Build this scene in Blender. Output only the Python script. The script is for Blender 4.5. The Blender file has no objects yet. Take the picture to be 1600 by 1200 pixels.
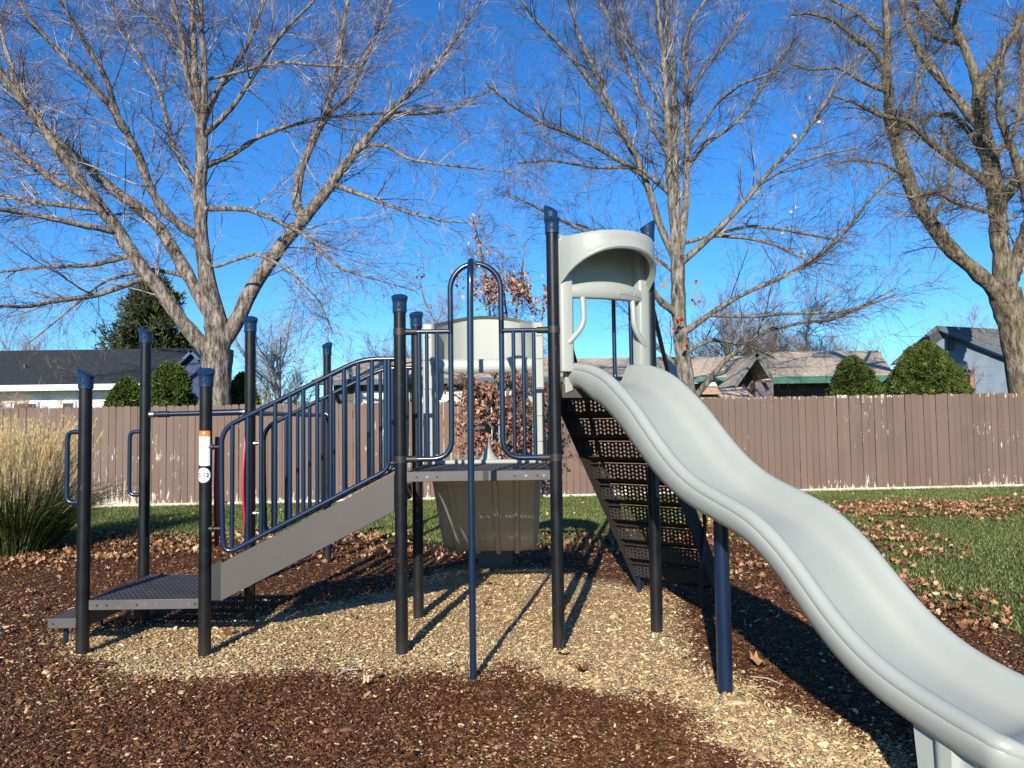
import bpy, bmesh, math, random
import numpy as np
from math import sin, cos, tan, pi, radians as R
from mathutils import Vector, Matrix

# ------------------------------------------------------------ camera, sky, sun
scn = bpy.context.scene
COL = scn.collection
CAM_H, PITCH, ROLL, FPX = 1.58, R(2.8), R(0.8), 1200.0
cd = bpy.data.cameras.new('camera'); cam = bpy.data.objects.new('camera', cd); COL.objects.link(cam)
cd.sensor_width = 36; cd.lens = 36 * FPX / 1600; cd.clip_end = 800; cd.clip_start = 0.05
cam.location = (0, 0, CAM_H)
cam.matrix_world = Matrix.Translation((0, 0, CAM_H)) @ Matrix.Rotation(R(90) + PITCH, 4, 'X') @ Matrix.Rotation(-ROLL, 4, 'Z')
scn.camera = cam

SUN_AZ, SUN_EL = R(11), R(23.5)       # the sun stands behind the camera, a little to its left
wd = bpy.data.worlds.new('World'); scn.world = wd; wd.use_nodes = True
nt = wd.node_tree; bg = nt.nodes['Background']
sky = nt.nodes.new('ShaderNodeTexSky'); sky.sky_type = 'NISHITA'; sky.sun_disc = False
sky.sun_elevation = SUN_EL; sky.sun_rotation = R(180) + SUN_AZ
sky.air_density = 1.0; sky.dust_density = 0.15; sky.ozone_density = 4.0; sky.altitude = 900
hs = nt.nodes.new('ShaderNodeHueSaturation'); hs.inputs['Saturation'].default_value = 1.18; hs.inputs['Value'].default_value = 1.0
tn = nt.nodes.new('ShaderNodeMix'); tn.data_type = 'RGBA'; tn.blend_type = 'MULTIPLY'; tn.inputs[0].default_value = 1; tn.inputs[7].default_value = (.70, 1.07, 1.33, 1)   # deep cold winter blue
nt.links.new(sky.outputs[0], hs.inputs['Color']); nt.links.new(hs.outputs[0], tn.inputs[6]); nt.links.new(tn.outputs[2], bg.inputs[0])
bg.inputs[1].default_value = 0.096
sl = bpy.data.lights.new('sun', 'SUN'); sl.energy = 5.0; sl.angle = R(0.5); sl.color = (1, .93, .81)
so = bpy.data.objects.new('sun', sl); COL.objects.link(so)
to_sun = Vector((-sin(SUN_AZ) * cos(SUN_EL), -cos(SUN_AZ) * cos(SUN_EL), sin(SUN_EL)))
so.rotation_euler = to_sun.to_track_quat('Z', 'Y').to_euler(); so.location = to_sun * 60
vs = scn.view_settings; vs.view_transform = 'Standard'; vs.look = 'None'; vs.gamma = 1; vs.exposure = 0.50
scn.cycles.max_bounces = 8; scn.cycles.transparent_max_bounces = 8

# ------------------------------------------------------------ pixel -> world helpers (used to measure real positions)
_fw = np.array([0, cos(PITCH), sin(PITCH)]); _rt = np.array([1., 0, 0]); _up = np.cross(_rt, _fw)
_u = _up * cos(ROLL) + _rt * sin(ROLL); _r = _rt * cos(ROLL) - _up * sin(ROLL)
def ray(x, y): return _fw * FPX + _r * (x - 800) + _u * (600 - y)
def W(x, y, Y):
    d = ray(x, y); return Vector(np.array([0, 0, CAM_H]) + d * (Y / d[1]))
def G(x, y, z=0.0):
    d = ray(x, y); return Vector(np.array([0, 0, CAM_H]) + d * ((z - CAM_H) / d[2]))

# ------------------------------------------------------------ materials
def srgb(h):
    c = [int(h[i:i+2], 16) / 255 for i in (0, 2, 4)]
    return tuple((v / 12.92 if v < .04045 else ((v + .055) / 1.055) ** 2.4) for v in c)
class NT:
    def __init__(s, name):
        s.m = bpy.data.materials.new(name); s.m.use_nodes = True; s.t = s.m.node_tree
        s.b = s.t.nodes['Principled BSDF']; s.out = s.t.nodes['Material Output']
    def n(s, typ, **k):
        nd = s.t.nodes.new(typ)
        for a, v in k.items():
            if a in nd.inputs.keys(): nd.inputs[a].default_value = v
            else: setattr(nd, a, v)
        return nd
    def l(s, a, b): s.t.links.new(a, b)
    def coords(s, kind='Object', scale=(1, 1, 1)):
        tc = s.n('ShaderNodeTexCoord'); mp = s.n('ShaderNodeMapping'); mp.inputs['Scale'].default_value = scale
        s.l(tc.outputs[kind], mp.inputs[0]); return mp.outputs[0]
    def noise(s, vec, scale, detail=3, rough=.5):
        n = s.n('ShaderNodeTexNoise'); n.inputs['Scale'].default_value = scale; n.inputs['Detail'].default_value = detail
        n.inputs['Roughness'].default_value = rough; s.l(vec, n.inputs['Vector']); return n.outputs['Fac']
    def ramp(s, fac, stops, interp='LINEAR'):
        r = s.n('ShaderNodeValToRGB'); cr = r.color_ramp; cr.interpolation = interp
        while len(cr.elements) < len(stops): cr.elements.new(.5)
        for e, (p, c) in zip(cr.elements, stops): e.position = p; e.color = (*c, 1) if len(c) == 3 else c
        s.l(fac, r.inputs[0]); return r.outputs[0]
    def mix(s, fac, a, b, mode='MIX'):
        m = s.n('ShaderNodeMix', data_type='RGBA', blend_type=mode)
        for sock, v in ((m.inputs[0], fac), (m.inputs[6], a), (m.inputs[7], b)):
            if isinstance(v, (int, float)): sock.default_value = v
            elif isinstance(v, tuple): sock.default_value = (*v, 1)
            else: s.l(v, sock)
        return m.outputs[2]
    def math(s, op, a, b=None, clamp=False):
        m = s.n('ShaderNodeMath', operation=op); m.use_clamp = clamp
        for sock, v in ((m.inputs[0], a), (m.inputs[1], b)):
            if v is None: continue
            if isinstance(v, (int, float)): sock.default_value = v
            else: s.l(v, sock)
        return m.outputs[0]
    def attr(s, name):
        a = s.n('ShaderNodeAttribute', attribute_name=name); return a.outputs['Fac']
    def col(s, v):
        if isinstance(v, tuple): s.b.inputs['Base Color'].default_value = (*v, 1)
        else: s.l(v, s.b.inputs['Base Color'])
    def set(s, **k):
        for a, v in k.items(): s.b.inputs[a.replace('_', ' ')].default_value = v
    def bump(s, h, strength=.3, dist=.01):
        b = s.n('ShaderNodeBump'); b.inputs['Strength'].default_value = strength; b.inputs['Distance'].default_value = dist
        s.l(h, b.inputs['Height']); s.l(b.outputs[0], s.b.inputs['Normal'])

def mat_simple(name, c, rough=.5, var=.12, scale=6, bump=0, bscale=60, coat=0, spec=None, dirt=None):
    t = NT(name); v = t.coords()
    n = t.noise(v, scale, 4, .6)
    lo = tuple(x * (1 - var) for x in c); hi = tuple(min(1, x * (1 + var)) for x in c)
    cc = t.ramp(n, [(.3, lo), (.7, hi)])
    if dirt:
        d = t.ramp(t.noise(v, dirt[1], 6, .7), [(dirt[2], (0, 0, 0)), (dirt[2] + .12, (1, 1, 1))])
        cc = t.mix(t.math('MULTIPLY', d, dirt[3]), cc, dirt[0])
    t.col(cc); t.set(Roughness=rough)
    if spec is not None: t.b.inputs['Specular IOR Level'].default_value = spec
    if coat: t.set(Coat_Weight=coat, Coat_Roughness=.15)
    if bump: t.bump(t.noise(v, bscale, 2), bump, .004)
    return t.m
M = {}
M['plastic'] = mat_simple('slide_plastic', (.335, .35, .315), .42, .035, 2.5, .05, 220, dirt=((.33, .34, .31), 5, .60, .25))
M['post_'] = mat_simple('post_black', (.0055, .0065, .008), .38, .2, 5, .06, 180, dirt=((.03, .028, .026), 9, .68, .3))
def post_mat():
    t = NT('post_black_dusty'); v = t.coords(); sep = t.n('ShaderNodeSeparateXYZ'); t.l(v, sep.inputs[0])
    base = t.ramp(t.noise(v, 6, 4), [(.3, (.0045,.0052,.0065)), (.7, (.008,.009,.011))])
    z = t.math('ADD', sep.outputs[2], t.math('MULTIPLY', t.noise(v, 14, 4, .7), .22))
    dust = t.ramp(z, [(.08, (1,1,1)), (.30, (.25,.25,.25)), (.75, (0,0,0))])
    c = t.mix(t.math('MULTIPLY', dust, .22), base, (.10,.075,.05))
    sc = t.ramp(t.noise(t.coords(scale=(1,1,.35)), 38, 2, .6), [(.70, (0,0,0)), (.74, (1,1,1))]); c = t.mix(t.math('MULTIPLY', sc, .35), c, (.12,.12,.12))
    t.col(c); rg = t.ramp(t.noise(v, 9, 4), [(.3, (.34,.34,.34)), (.7, (.5,.5,.5))]); t.l(rg, t.b.inputs['Roughness']); t.b.inputs['Specular IOR Level'].default_value = .32; t.bump(t.noise(v, 180, 2), .06, .004); return t.m
M['post'] = post_mat()
def slide_mat():
    t = NT('wave_slide_plastic'); v = t.coords(); s_, u_ = t.attr('along'), t.attr('across'); cb = t.n('ShaderNodeCombineXYZ')
    t.l(t.math('MULTIPLY', s_, 1.6), cb.inputs[0]); t.l(t.math('MULTIPLY', u_, 60), cb.inputs[1]); st = t.noise(cb.outputs[0], 1.0, 5, .7)
    bed = t.ramp(t.math('ABSOLUTE', u_), [(.10, (1,1,1)), (.22, (0,0,0))])
    base = t.ramp(t.noise(v, 2.2, 4, .6), [(.3, (.312,.327,.295)), (.7, (.348,.363,.328))])
    scf = t.math('MULTIPLY', t.ramp(st, [(.60, (0,0,0)), (.70, (1,1,1))]), bed)
    c = t.mix(t.math('MULTIPLY', scf, .55), base, (.25,.25,.225))
    grime = t.ramp(t.noise(v, 13, 6, .75), [(.60, (0,0,0)), (.74, (1,1,1))]); c = t.mix(t.math('MULTIPLY', grime, .22), c, (.24,.22,.18))
    edge = t.ramp(t.math('ABSOLUTE', t.math('SUBTRACT', t.math('ABSOLUTE', u_), .175)), [(0, (1,1,1)), (.05, (0,0,0))]); c = t.mix(t.math('MULTIPLY', t.math('MULTIPLY', edge, t.noise(v, 5, 4)), .22), c, (.26,.245,.21))
    t.col(c); t.l(t.ramp(st, [(.3, (.36,.36,.36)), (.7, (.5,.5,.5))]), t.b.inputs['Roughness']); t.bump(t.noise(v, 200, 2), .05, .004); return t.m
M['navy'] = mat_simple('navy_paint', (.006, .017, .045), .30, .15, 6, .03, 120, coat=.3, dirt=((.015, .022, .04), 11, .68, .3))
M['cap'] = mat_simple('navy_cap', (.006, .028, .075), .42, .15, 9)
M['deck'] = mat_simple('deck_vinyl', (.055, .050, .052), .7, .18, 9, .2, 220, dirt=((.16, .15, .14), 14, .6, .4))
M['stringer'] = mat_simple('stringer_paint', (.066, .056, .052), .55, .06, 3, .04, 160, dirt=((.12, .11, .10), 7, .64, .25))
M['dark'] = mat_simple('dark_metal', (.02, .018, .02), .5)
M['steel'] = mat_simple('bolt_steel', (.45, .45, .45), .3); M['steel'].node_tree.nodes['Principled BSDF'].inputs['Metallic'].default_value = .9
M['red'] = mat_simple('red_plastic', (.38, .012, .03), .4)
M['orange'] = mat_simple('label_orange', (.75, .18, .03), .5)
M['white'] = mat_simple('label_white', (.78, .78, .78), .5, .04)
M['ink'] = mat_simple('label_ink', (.03, .03, .035), .6)
M['greyink'] = mat_simple('label_grey', (.45, .47, .5), .6)

# ------------------------------------------------------------ mesh builder
def fillet(pts, r, n=6):
    pts = [Vector(p) for p in pts]; out = [pts[0]]
    for i in range(1, len(pts) - 1):
        a, b, c = pts[i-1], pts[i], pts[i+1]; u = (a - b); w = (c - b)
        if u.length < 1e-6 or w.length < 1e-6: continue
        rr = min(r, u.length * .49, w.length * .49); p = b + u.normalized() * rr; q = b + w.normalized() * rr
        for k in range(n + 1):
            t = k / n; out.append(p.lerp(b, t).lerp(b.lerp(q, t), t))
    out.append(pts[-1]); return out
class MB:
    def __init__(s): s.v = []; s.f = []; s.mi = []; s.cur = 0
    def quad(s, *p):
        i = len(s.v); s.v += [tuple(x) for x in p]; s.f.append(tuple(range(i, i + len(p)))); s.mi.append(s.cur)
    def box(s, c, d, rot=None):
        c = Vector(c); hx, hy, hz = d[0]/2, d[1]/2, d[2]/2; i = len(s.v)
        for z in (-hz, hz):
            for x, y in ((-hx, -hy), (hx, -hy), (hx, hy), (-hx, hy)):
                p = Vector((x, y, z));
                if rot is not None: p = rot @ p
                s.v.append(tuple(c + p))
        for f in ((0,3,2,1), (4,5,6,7), (0,1,5,4), (1,2,6,5), (2,3,7,6), (3,0,4,7)):
            s.f.append(tuple(i + k for k in f)); s.mi.append(s.cur)
    def prism(s, poly, ax):           # poly: list of points, ax: extrusion vector
        n = len(poly); i = len(s.v); a = Vector(ax)
        s.v += [tuple(Vector(p)) for p in poly] + [tuple(Vector(p) + a) for p in poly]
        s.f.append(tuple(i + k for k in range(n))[::-1]); s.f.append(tuple(i + n + k for k in range(n))); s.mi += [s.cur] * 2
        for k in range(n):
            s.f.append((i + k, i + (k+1) % n, i + n + (k+1) % n, i + n + k)); s.mi.append(s.cur)
    def tube(s, pts, r, n=10, cap=True):
        pts = [Vector(p) for p in pts]; N = len(pts)
        rs = r if isinstance(r, (list, tuple)) else [r] * N
        T = [(pts[min(i+1, N-1)] - pts[max(i-1, 0)]).normalized() for i in range(N)]
        ref = Vector((0, 0, 1)) if abs(T[0].z) < .9 else Vector((0, 1, 0))
        U = T[0].cross(ref).normalized(); i0 = len(s.v)
        for i in range(N):
            U = (U - T[i] * U.dot(T[i])).normalized(); Vv = T[i].cross(U)
            for k in range(n):
                a = 2 * pi * k / n; s.v.append(tuple(pts[i] + (U * cos(a) + Vv * sin(a)) * rs[i]))
        for i in range(N - 1):
            for k in range(n):
                a = i0 + i * n + k; b = i0 + i * n + (k + 1) % n; s.f.append((a, b, b + n, a + n)); s.mi.append(s.cur)
        if cap:
            s.f.append(tuple(i0 + k for k in range(n))[::-1]); s.f.append(tuple(i0 + (N-1) * n + k for k in range(n))); s.mi += [s.cur] * 2
    def grid(s, P, closed_u=False, closed_v=False):     # P[i][j] points
        i0 = len(s.v); a = len(P); b = len(P[0])
        for row in P: s.v += [tuple(p) for p in row]
        for i in range(a if closed_u else a - 1):
            for j in range(b if closed_v else b - 1):
                s.f.append((i0 + i*b + j, i0 + i*b + (j+1) % b, i0 + ((i+1) % a)*b + (j+1) % b, i0 + ((i+1) % a)*b + j)); s.mi.append(s.cur)
    def perf(s, o, ux, uy, nx, ny, rx, ry, th, stagger=False):         # perforated plate: real holes, thickness th
        o, ux, uy = Vector(o), Vector(ux), Vector(uy); nrm = ux.cross(uy).normalized() * th
        oc = [(1,0),(1,1),(0,1),(-1,1),(-1,0),(-1,-1),(0,-1),(1,-1)]
        for i in range(nx):
            for j in range(ny):
                c = o + ux * ((i + .5) / nx) + uy * ((j + .5) / ny); hu = ux / nx / 2; hv = uy / ny / 2
                un = ux.normalized(); vn = uy.normalized()
                A = [c + hu * a + hv * b for a, b in oc]
                sh = (hv * (.30 if i % 2 else -.30)) if stagger else hv * 0
                B = [c + sh + un * (rx * cos(k * pi / 4)) + vn * (ry * sin(k * pi / 4)) for k in range(8)]
                i0 = len(s.v); s.v += [tuple(p) for p in A + B] + [tuple(p - nrm) for p in A + B]
                for k in range(8):
                    m = (k + 1) % 8
                    s.f += [(i0+k, i0+m, i0+8+m, i0+8+k), (i0+16+m, i0+16+k, i0+24+k, i0+24+m), (i0+8+k, i0+8+m, i0+24+m, i0+24+k)]; s.mi += [s.cur] * 3
    def build(s, name, mats, parent=None, smooth=True, angle=40, bevel=0):
        me = bpy.data.meshes.new(name); me.from_pydata(s.v, [], s.f)
        if not isinstance(mats, (list, tuple)): mats = [mats]
        for m in mats: me.materials.append(m)
        me.polygons.foreach_set('material_index', s.mi)
        bm = bmesh.new(); bm.from_mesh(me)
        bmesh.ops.recalc_face_normals(bm, faces=bm.faces); bm.to_mesh(me); bm.free()
        if smooth:
            me.polygons.foreach_set('use_smooth', [True] * len(me.polygons)); me.set_sharp_from_angle(angle=R(angle))
        o = bpy.data.objects.new(name, me); COL.objects.link(o)
        if bevel:
            bv = o.modifiers.new('bevel', 'BEVEL'); bv.width = bevel; bv.segments = 2; bv.limit_method = 'ANGLE'; bv.angle_limit = R(50)
        if parent is not None:
            o.parent = parent
            if parent.type == 'EMPTY': o.matrix_parent_inverse = Matrix.Translation(-parent.location)
        return o
def npmesh(name, V, F, mats, parent=None, smooth=False, attrs=None, mi=None):
    me = bpy.data.meshes.new(name); V = np.asarray(V, np.float32); F = np.asarray(F, np.int32)
    me.vertices.add(len(V)); me.vertices.foreach_set('co', V.ravel())
    k = F.shape[1]; me.loops.add(F.size); me.loops.foreach_set('vertex_index', F.ravel())
    me.polygons.add(len(F)); me.polygons.foreach_set('loop_start', np.arange(0, F.size, k, dtype=np.int32))
    try: me.polygons.foreach_set('loop_total', np.full(len(F), k, np.int32))
    except Exception: pass
    for m in (mats if isinstance(mats, (list, tuple)) else [mats]): me.materials.append(m)
    if mi is not None: me.polygons.foreach_set('material_index', np.asarray(mi, np.int32))
    if smooth: me.polygons.foreach_set('use_smooth', np.ones(len(F), bool))
    for an, (dom, arr) in (attrs or {}).items():
        a = me.attributes.new(an, 'FLOAT', dom); a.data.foreach_set('value', np.asarray(arr, np.float32))
    me.update(); me.validate()
    o = bpy.data.objects.new(name, me); COL.objects.link(o)
    if parent is not None:
        o.parent = parent
        if parent.type == 'EMPTY': o.matrix_parent_inverse = Matrix.Translation(-parent.location)
    return o
def tag(o, label=None, cat=None, group=None, kind=None):
    if label: o['label'] = label
    if cat: o['category'] = cat
    if group: o['group'] = group
    if kind: o['kind'] = kind
    return o
def empty(name, loc, label, cat, group=None):
    o = bpy.data.objects.new(name, None); COL.objects.link(o); o.location = loc; o.empty_display_size = .2
    return tag(o, label, cat, group)
rng = np.random.default_rng(7)

# ------------------------------------------------------------ numpy value noise and ground masks
_nt = rng.random((64, 64))
def vnoise(x, y, s):
    x = np.asarray(x) * s + 100; y = np.asarray(y) * s + 100; xi = np.floor(x).astype(int); yi = np.floor(y).astype(int)
    fx = x - xi; fy = y - yi; fx = fx*fx*(3-2*fx); fy = fy*fy*(3-2*fy); g = lambda a, b: _nt[a % 64, b % 64]
    return (g(xi,yi)*(1-fx)+g(xi+1,yi)*fx)*(1-fy) + (g(xi,yi+1)*(1-fx)+g(xi+1,yi+1)*fx)*fy
def fbm(x, y, s): return (vnoise(x, y, s) + .5 * vnoise(x, y, s*2.1) + .25 * vnoise(x, y, s*4.3)) / 1.75
def poly_sd(x, y, P):       # signed distance to polygon, positive inside
    x = np.asarray(x, float); y = np.asarray(y, float); d = np.full(x.shape, 1e9); ins = np.zeros(x.shape, bool)
    for i in range(len(P)):
        ax, ay = P[i]; bx, by = P[(i+1) % len(P)]; ex, ey = bx-ax, by-ay
        t = np.clip(((x-ax)*ex + (y-ay)*ey) / (ex*ex+ey*ey), 0, 1); d = np.minimum(d, np.hypot(x-ax-t*ex, y-ay-t*ey))
        c = ((ay > y) != (by > y)) & (x < ex * (y-ay) / (ey if ey else 1e-9) + ax); ins ^= c
    return np.where(ins, d, -d)
def gp(L): return [tuple(G(a, b)[:2]) for a, b in L]
GOLD = gp([(75,1000),(150,985),(270,972),(420,960),(560,935),(690,893),(800,878),(900,900),(960,905),(1040,922),(1060,985),(1110,1050),
           (1180,1085),(1290,1120),(1430,1195),(1560,1290),(1300,1290),(1180,1215),(1060,1130),(940,1072),(800,1040),(650,1052),(450,1048),(300,1055),(180,1052),(90,1028)])
MULCH = gp([(-400,880),(0,850),(160,838),(330,842),(560,838),(700,850),(900,848),(1110,830),(1250,868),(1400,915),(1520,965),(1620,1030),(1700,1100)]) + [(9, -3), (-14, -3)]
LITTER = [(gp([(170,835),(330,838),(480,832),(640,838),(700,856),(690,868),(460,872),(330,868),(150,880),(60,895),(-60,900),(-60,880)]), .9),
          (gp([(870,838),(1130,815),(1190,850),(1300,915),(1230,915),(1120,868),(880,862)]), 1.0),
          (gp([(1290,835),(1400,815),(1470,860),(1420,905),(1560,965),(1640,1060),(1610,1100),(1500,1010),(1350,925)]), .9),
          (gp([(1310,790),(1440,783),(1545,790),(1600,782),(1680,790),(1600,806),(1560,812),(1440,808),(1330,802)]), 1.3)]
def smooth(a, b, x): t = np.clip((x-a)/(b-a), 0, 1); return t*t*(3-2*t)
def gold_mask(x, y): return smooth(-.16, .2, poly_sd(x, y, GOLD) + (fbm(x, y, 1.7) - .5) * .45 + (vnoise(x, y, 9) - .5) * .12)
def mulch_mask(x, y): return smooth(-.25, .25, poly_sd(x, y, MULCH) + (fbm(x, y, 1.3) - .5) * .7)
def litter_mask(x, y):
    m = 0
    for P, w in LITTER: m = np.maximum(m, w * smooth(-.45, .35, poly_sd(x, y, P) + (fbm(x, y, 1.9) - .5) * 1.3))
    return m
def gz(x, y):               # gentle relief of the loose mulch
    near = mulch_mask(x, y)
    return near * ((fbm(x, y, .9) - .5) * .05 + (vnoise(x, y, 5) - .5) * .012) - .012 * gold_mask(x, y)

# ============================================================ GROUND
def ground():
    # one sheet: fine near the playground, coarse out to the horizon
    xs = np.unique(np.concatenate([np.linspace(-400, -14, 14), np.linspace(-14, -6, 40), np.linspace(-6, 6, 260), np.linspace(6, 14, 50), np.linspace(14, 400, 14)]))
    ys = np.unique(np.concatenate([np.linspace(-60, 1.5, 12), np.linspace(1.5, 10, 210), np.linspace(10, 18, 60), np.linspace(18, 600, 24)]))
    X, Y = np.meshgrid(xs, ys); x, y = X.ravel(), Y.ravel()
    V = np.stack([x, y, gz(x, y)], 1)
    nx = len(xs); I = np.arange(len(x)).reshape(X.shape)
    F = np.stack([I[:-1,:-1], I[:-1,1:], I[1:,1:], I[1:,:-1]], -1).reshape(-1, 4)
    t = NT('ground'); v = t.coords()
    gold, mul = t.attr('gold'), t.attr('mulch')
    fine = t.noise(v, 95, 3, .7); mid = t.noise(v, 7, 4, .6)
    vor = t.n('ShaderNodeTexVoronoi'); vor.inputs['Scale'].default_value = 60; t.l(v, vor.inputs['Vector'])
    dark = t.ramp(fine, [(.25, (.025,.011,.006)), (.5, (.09,.036,.016)), (.72, (.20,.09,.04))])
    lite = t.ramp(fine, [(.25, (.24,.15,.08)), (.5, (.45,.32,.18)), (.75, (.62,.48,.30))])
    grass = t.ramp(t.noise(v, 40, 4, .7), [(.3, (.035,.048,.010)), (.55, (.085,.11,.024)), (.75, (.15,.17,.05))])
    grass = t.mix(t.ramp(mid, [(.5, (0,0,0)), (.75, (.6,.6,.6))]), grass, (.13,.11,.05))
    c = t.mix(mul, grass, t.mix(gold, dark, lite))
    t.col(c); t.set(Roughness=.9); t.b.inputs['Specular IOR Level'].default_value = .2
    t.bump(t.math('ADD', fine, vor.outputs['Distance']), .8, .02)
    o = npmesh('ground', V, F, t.m, smooth=True, attrs={'gold': ('POINT', gold_mask(x, y)), 'mulch': ('POINT', mulch_mask(x, y))})
    tag(o, 'open ground of bark mulch and lawn reaching to the houses', kind='structure')
ground()

def inst(template, pos, scl, rotm):
    # template (k,3) -> (N*k,3)
    P = template[None] * scl[:, None, None] if scl.ndim == 1 else template[None] * scl[:, None, :]
    return (np.einsum('nij,nkj->nki', rotm, P) + pos[:, None, :]).reshape(-1, 3)
def rots(n, tilt, rng=rng):
    a = rng.random(n) * 2 * pi; b = rng.normal(0, tilt, n); c = rng.normal(0, tilt, n)
    ca, sa, cb, sb, cc, sc = np.cos(a), np.sin(a), np.cos(b), np.sin(b), np.cos(c), np.sin(c); z, o = np.zeros(n), np.ones(n)
    Rz = np.stack([ca,-sa,z, sa,ca,z, z,z,o], 1).reshape(n,3,3); Rx = np.stack([o,z,z, z,cb,-sb, z,sb,cb], 1).reshape(n,3,3); Ry = np.stack([cc,z,sc, z,o,z, -sc,z,cc], 1).reshape(n,3,3)
    return Rz @ Rx @ Ry
def frustum_pts(n, d0, d1, p=1.0, margin=1.36):
    # random ground spots denser near the viewer's side of the yard
    u = rng.random(n); d = (d0 ** -p + u * (d1 ** -p - d0 ** -p)) ** (-1 / p)
    x = (rng.random(n) * 2 - 1) * d * .667 * margin
    return x, d
def chips():
    n = 600000; x, y = frustum_pts(n, 2.55, 12.0, .7)
    k = rng.random(n) < mulch_mask(x, y); x, y = x[k], y[k]; n = len(x)
    g = gold_mask(x, y); pn = vnoise(x + 7, y, 1.3); isg = (rng.random(n) < np.clip(g * (.80 + .30 * pn) + .02 + .10 * smooth(.62, .9, vnoise(x, y + 3, .9)), 0, 1))
    L = rng.lognormal(-4.72, .55, n) * (1 + .05 * y); Wd = L * rng.uniform(.22, .6, n); H = L * rng.uniform(.08, .2, n)
    T = np.array([[-.5,-.35,0],[.5,-.5,0],[.42,.5,0],[-.5,.4,0],[-.1,-.4,1],[.25,-.2,1],[.2,.3,1],[-.3,.25,1]], float)
    V = inst(T, np.stack([x, y, gz(x, y) + .004 + rng.random(n) * .010], 1), np.stack([L, Wd, H], 1), rots(n, .30))
    f = np.array([[4,5,6,7],[0,1,5,4],[1,2,6,5],[2,3,7,6],[3,0,4,7]]); F = (f[None] + (np.arange(n) * 8)[:, None, None]).reshape(-1, 4)
    rv = np.clip(rng.beta(1.8, 3.0, n), 0, 1); t = NT('wood_chips'); r, gg = t.attr('rnd'), t.attr('gold')
    dark = t.ramp(r, [(0, (.028,.010,.004)), (.28, (.095,.037,.014)), (.54, (.20,.085,.031)), (.74, (.34,.175,.075)), (.9, (.70,.50,.30))])
    lite = t.ramp(r, [(0, (.24,.145,.07)), (.22, (.45,.31,.155)), (.5, (.66,.48,.245)), (.75, (.80,.65,.38)), (1, (.88,.78,.54))])
    t.col(t.mix(gg, dark, lite)); t.set(Roughness=.75); t.b.inputs['Specular IOR Level'].default_value = .3
    o = npmesh('mulch_chips', V, F, t.m, attrs={'rnd': ('FACE', np.repeat(rv, 5)), 'gold': ('FACE', np.repeat(isg.astype(float), 5))})
    tag(o, 'loose bark chips covering the play area, golden where worn under the equipment and dark brown elsewhere', 'mulch', kind='stuff')
chips()

LEAF = np.array([[0,-.5,.05],[.24,-.30,.10],[.42,-.30,.22],[.36,.0,.10],[.46,.22,.26],[.28,.28,.10],[.05,.52,.16],[-.2,.30,.05],[-.40,.30,.2],[-.33,.02,.08],[-.46,-.2,.28],[-.25,-.28,.06],[0,0,0]], float)
LEAFF = np.array([[12, i, (i+1) % 12] for i in range(12)])
def leaf_mat(name, stops):
    t = NT(name); t.col(t.ramp(t.attr('rnd'), stops)); t.set(Roughness=.65); t.b.inputs['Specular IOR Level'].default_value = .25
    return t.m
M['deadleaf'] = leaf_mat('dead_leaf', [(0, (.09,.035,.018)), (.3, (.20,.085,.035)), (.6, (.36,.18,.085)), (.85, (.50,.30,.16)), (1, (.62,.46,.28))])
def leafmesh(name, x, y, z, size, tilt, mat, rv=None, parent=None, template=LEAF, tf=LEAFF, rot=None):
    n = len(x); Rm = rots(n, tilt) if rot is None else rot
    s = np.stack([size, size * rng.uniform(.45, 1.0, n), size * rng.uniform(.4, 3.2, n)], 1)
    V = inst(template, np.stack([x, y, z], 1), s, Rm); m = len(template)
    F = (tf[None] + (np.arange(n) * m)[:, None, None]).reshape(-1, tf.shape[1])
    rv = rng.random(n) if rv is None else rv
    return npmesh(name, V, F, mat, parent, attrs={'rnd': ('FACE', np.repeat(rv, len(tf)))})
def litter():
    n = 150000; x = rng.uniform(-9, 12.5, n); y = rng.uniform(5.6, 16, n)
    k = rng.random(n) < np.clip(litter_mask(x, y) * .62 * smooth(.30, .70, fbm(x, y, 2.6) * .6 + vnoise(x, y, 9) * .4) + .006 * smooth(.3, .7, vnoise(x, y, .6)) + .001, 0, 1); x, y = x[k], y[k]
    o = leafmesh('leaf_litter', x, y, gz(x, y) + .012 + rng.random(len(x)) * .03, rng.uniform(.032, .082, len(x)), .7, M['deadleaf'])
    tag(o, 'brown and tan fallen leaves drifted along the edge between mulch and lawn', 'leaf litter', kind='stuff')
litter()
def grass():
    n = 520000; x = rng.uniform(-14, 15.5, n); y = rng.uniform(5.6, 17.5, n)
    k = (rng.random(n) < (1 - mulch_mask(x, y)) * (1 - .5 * np.clip(litter_mask(x, y), 0, 1)) * np.clip(.35 + 1.3 * fbm(x, y, 1.1), 0, 1)); x, y = x[k], y[k]; n = len(x)
    h = rng.uniform(.016, .046, n); w = rng.uniform(.004, .008, n)
    a = rng.random(n) * 2 * pi; ln = rng.normal(0, .45, (n, 2)) * h[:, None]; z = gz(x, y)
    b = np.stack([x, y, z], 1); dx = np.stack([np.cos(a) * w, np.sin(a) * w, 0 * w], 1); tip = b + np.stack([ln[:,0], ln[:,1], h], 1)
    V = np.stack([b - dx, b + dx, tip + dx * .15], 1).reshape(-1, 3); F = np.arange(3 * n).reshape(-1, 3)
    t = NT('grass_blades'); t.col(t.ramp(t.attr('rnd'), [(0, (.045,.060,.012)), (.4, (.095,.125,.025)), (.75, (.17,.195,.048)), (.92, (.30,.27,.11)), (1, (.48,.40,.22))])); t.set(Roughness=.6)
    o = npmesh('lawn_grass', V, F, t.m, attrs={'rnd': ('FACE', np.clip(rng.random(n) * .8 + .35 * (fbm(x, y, .8) - .35), 0, 1))})
    tag(o, 'short green lawn grass between the mulch and the wooden fence', 'grass', kind='stuff')
grass()
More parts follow.
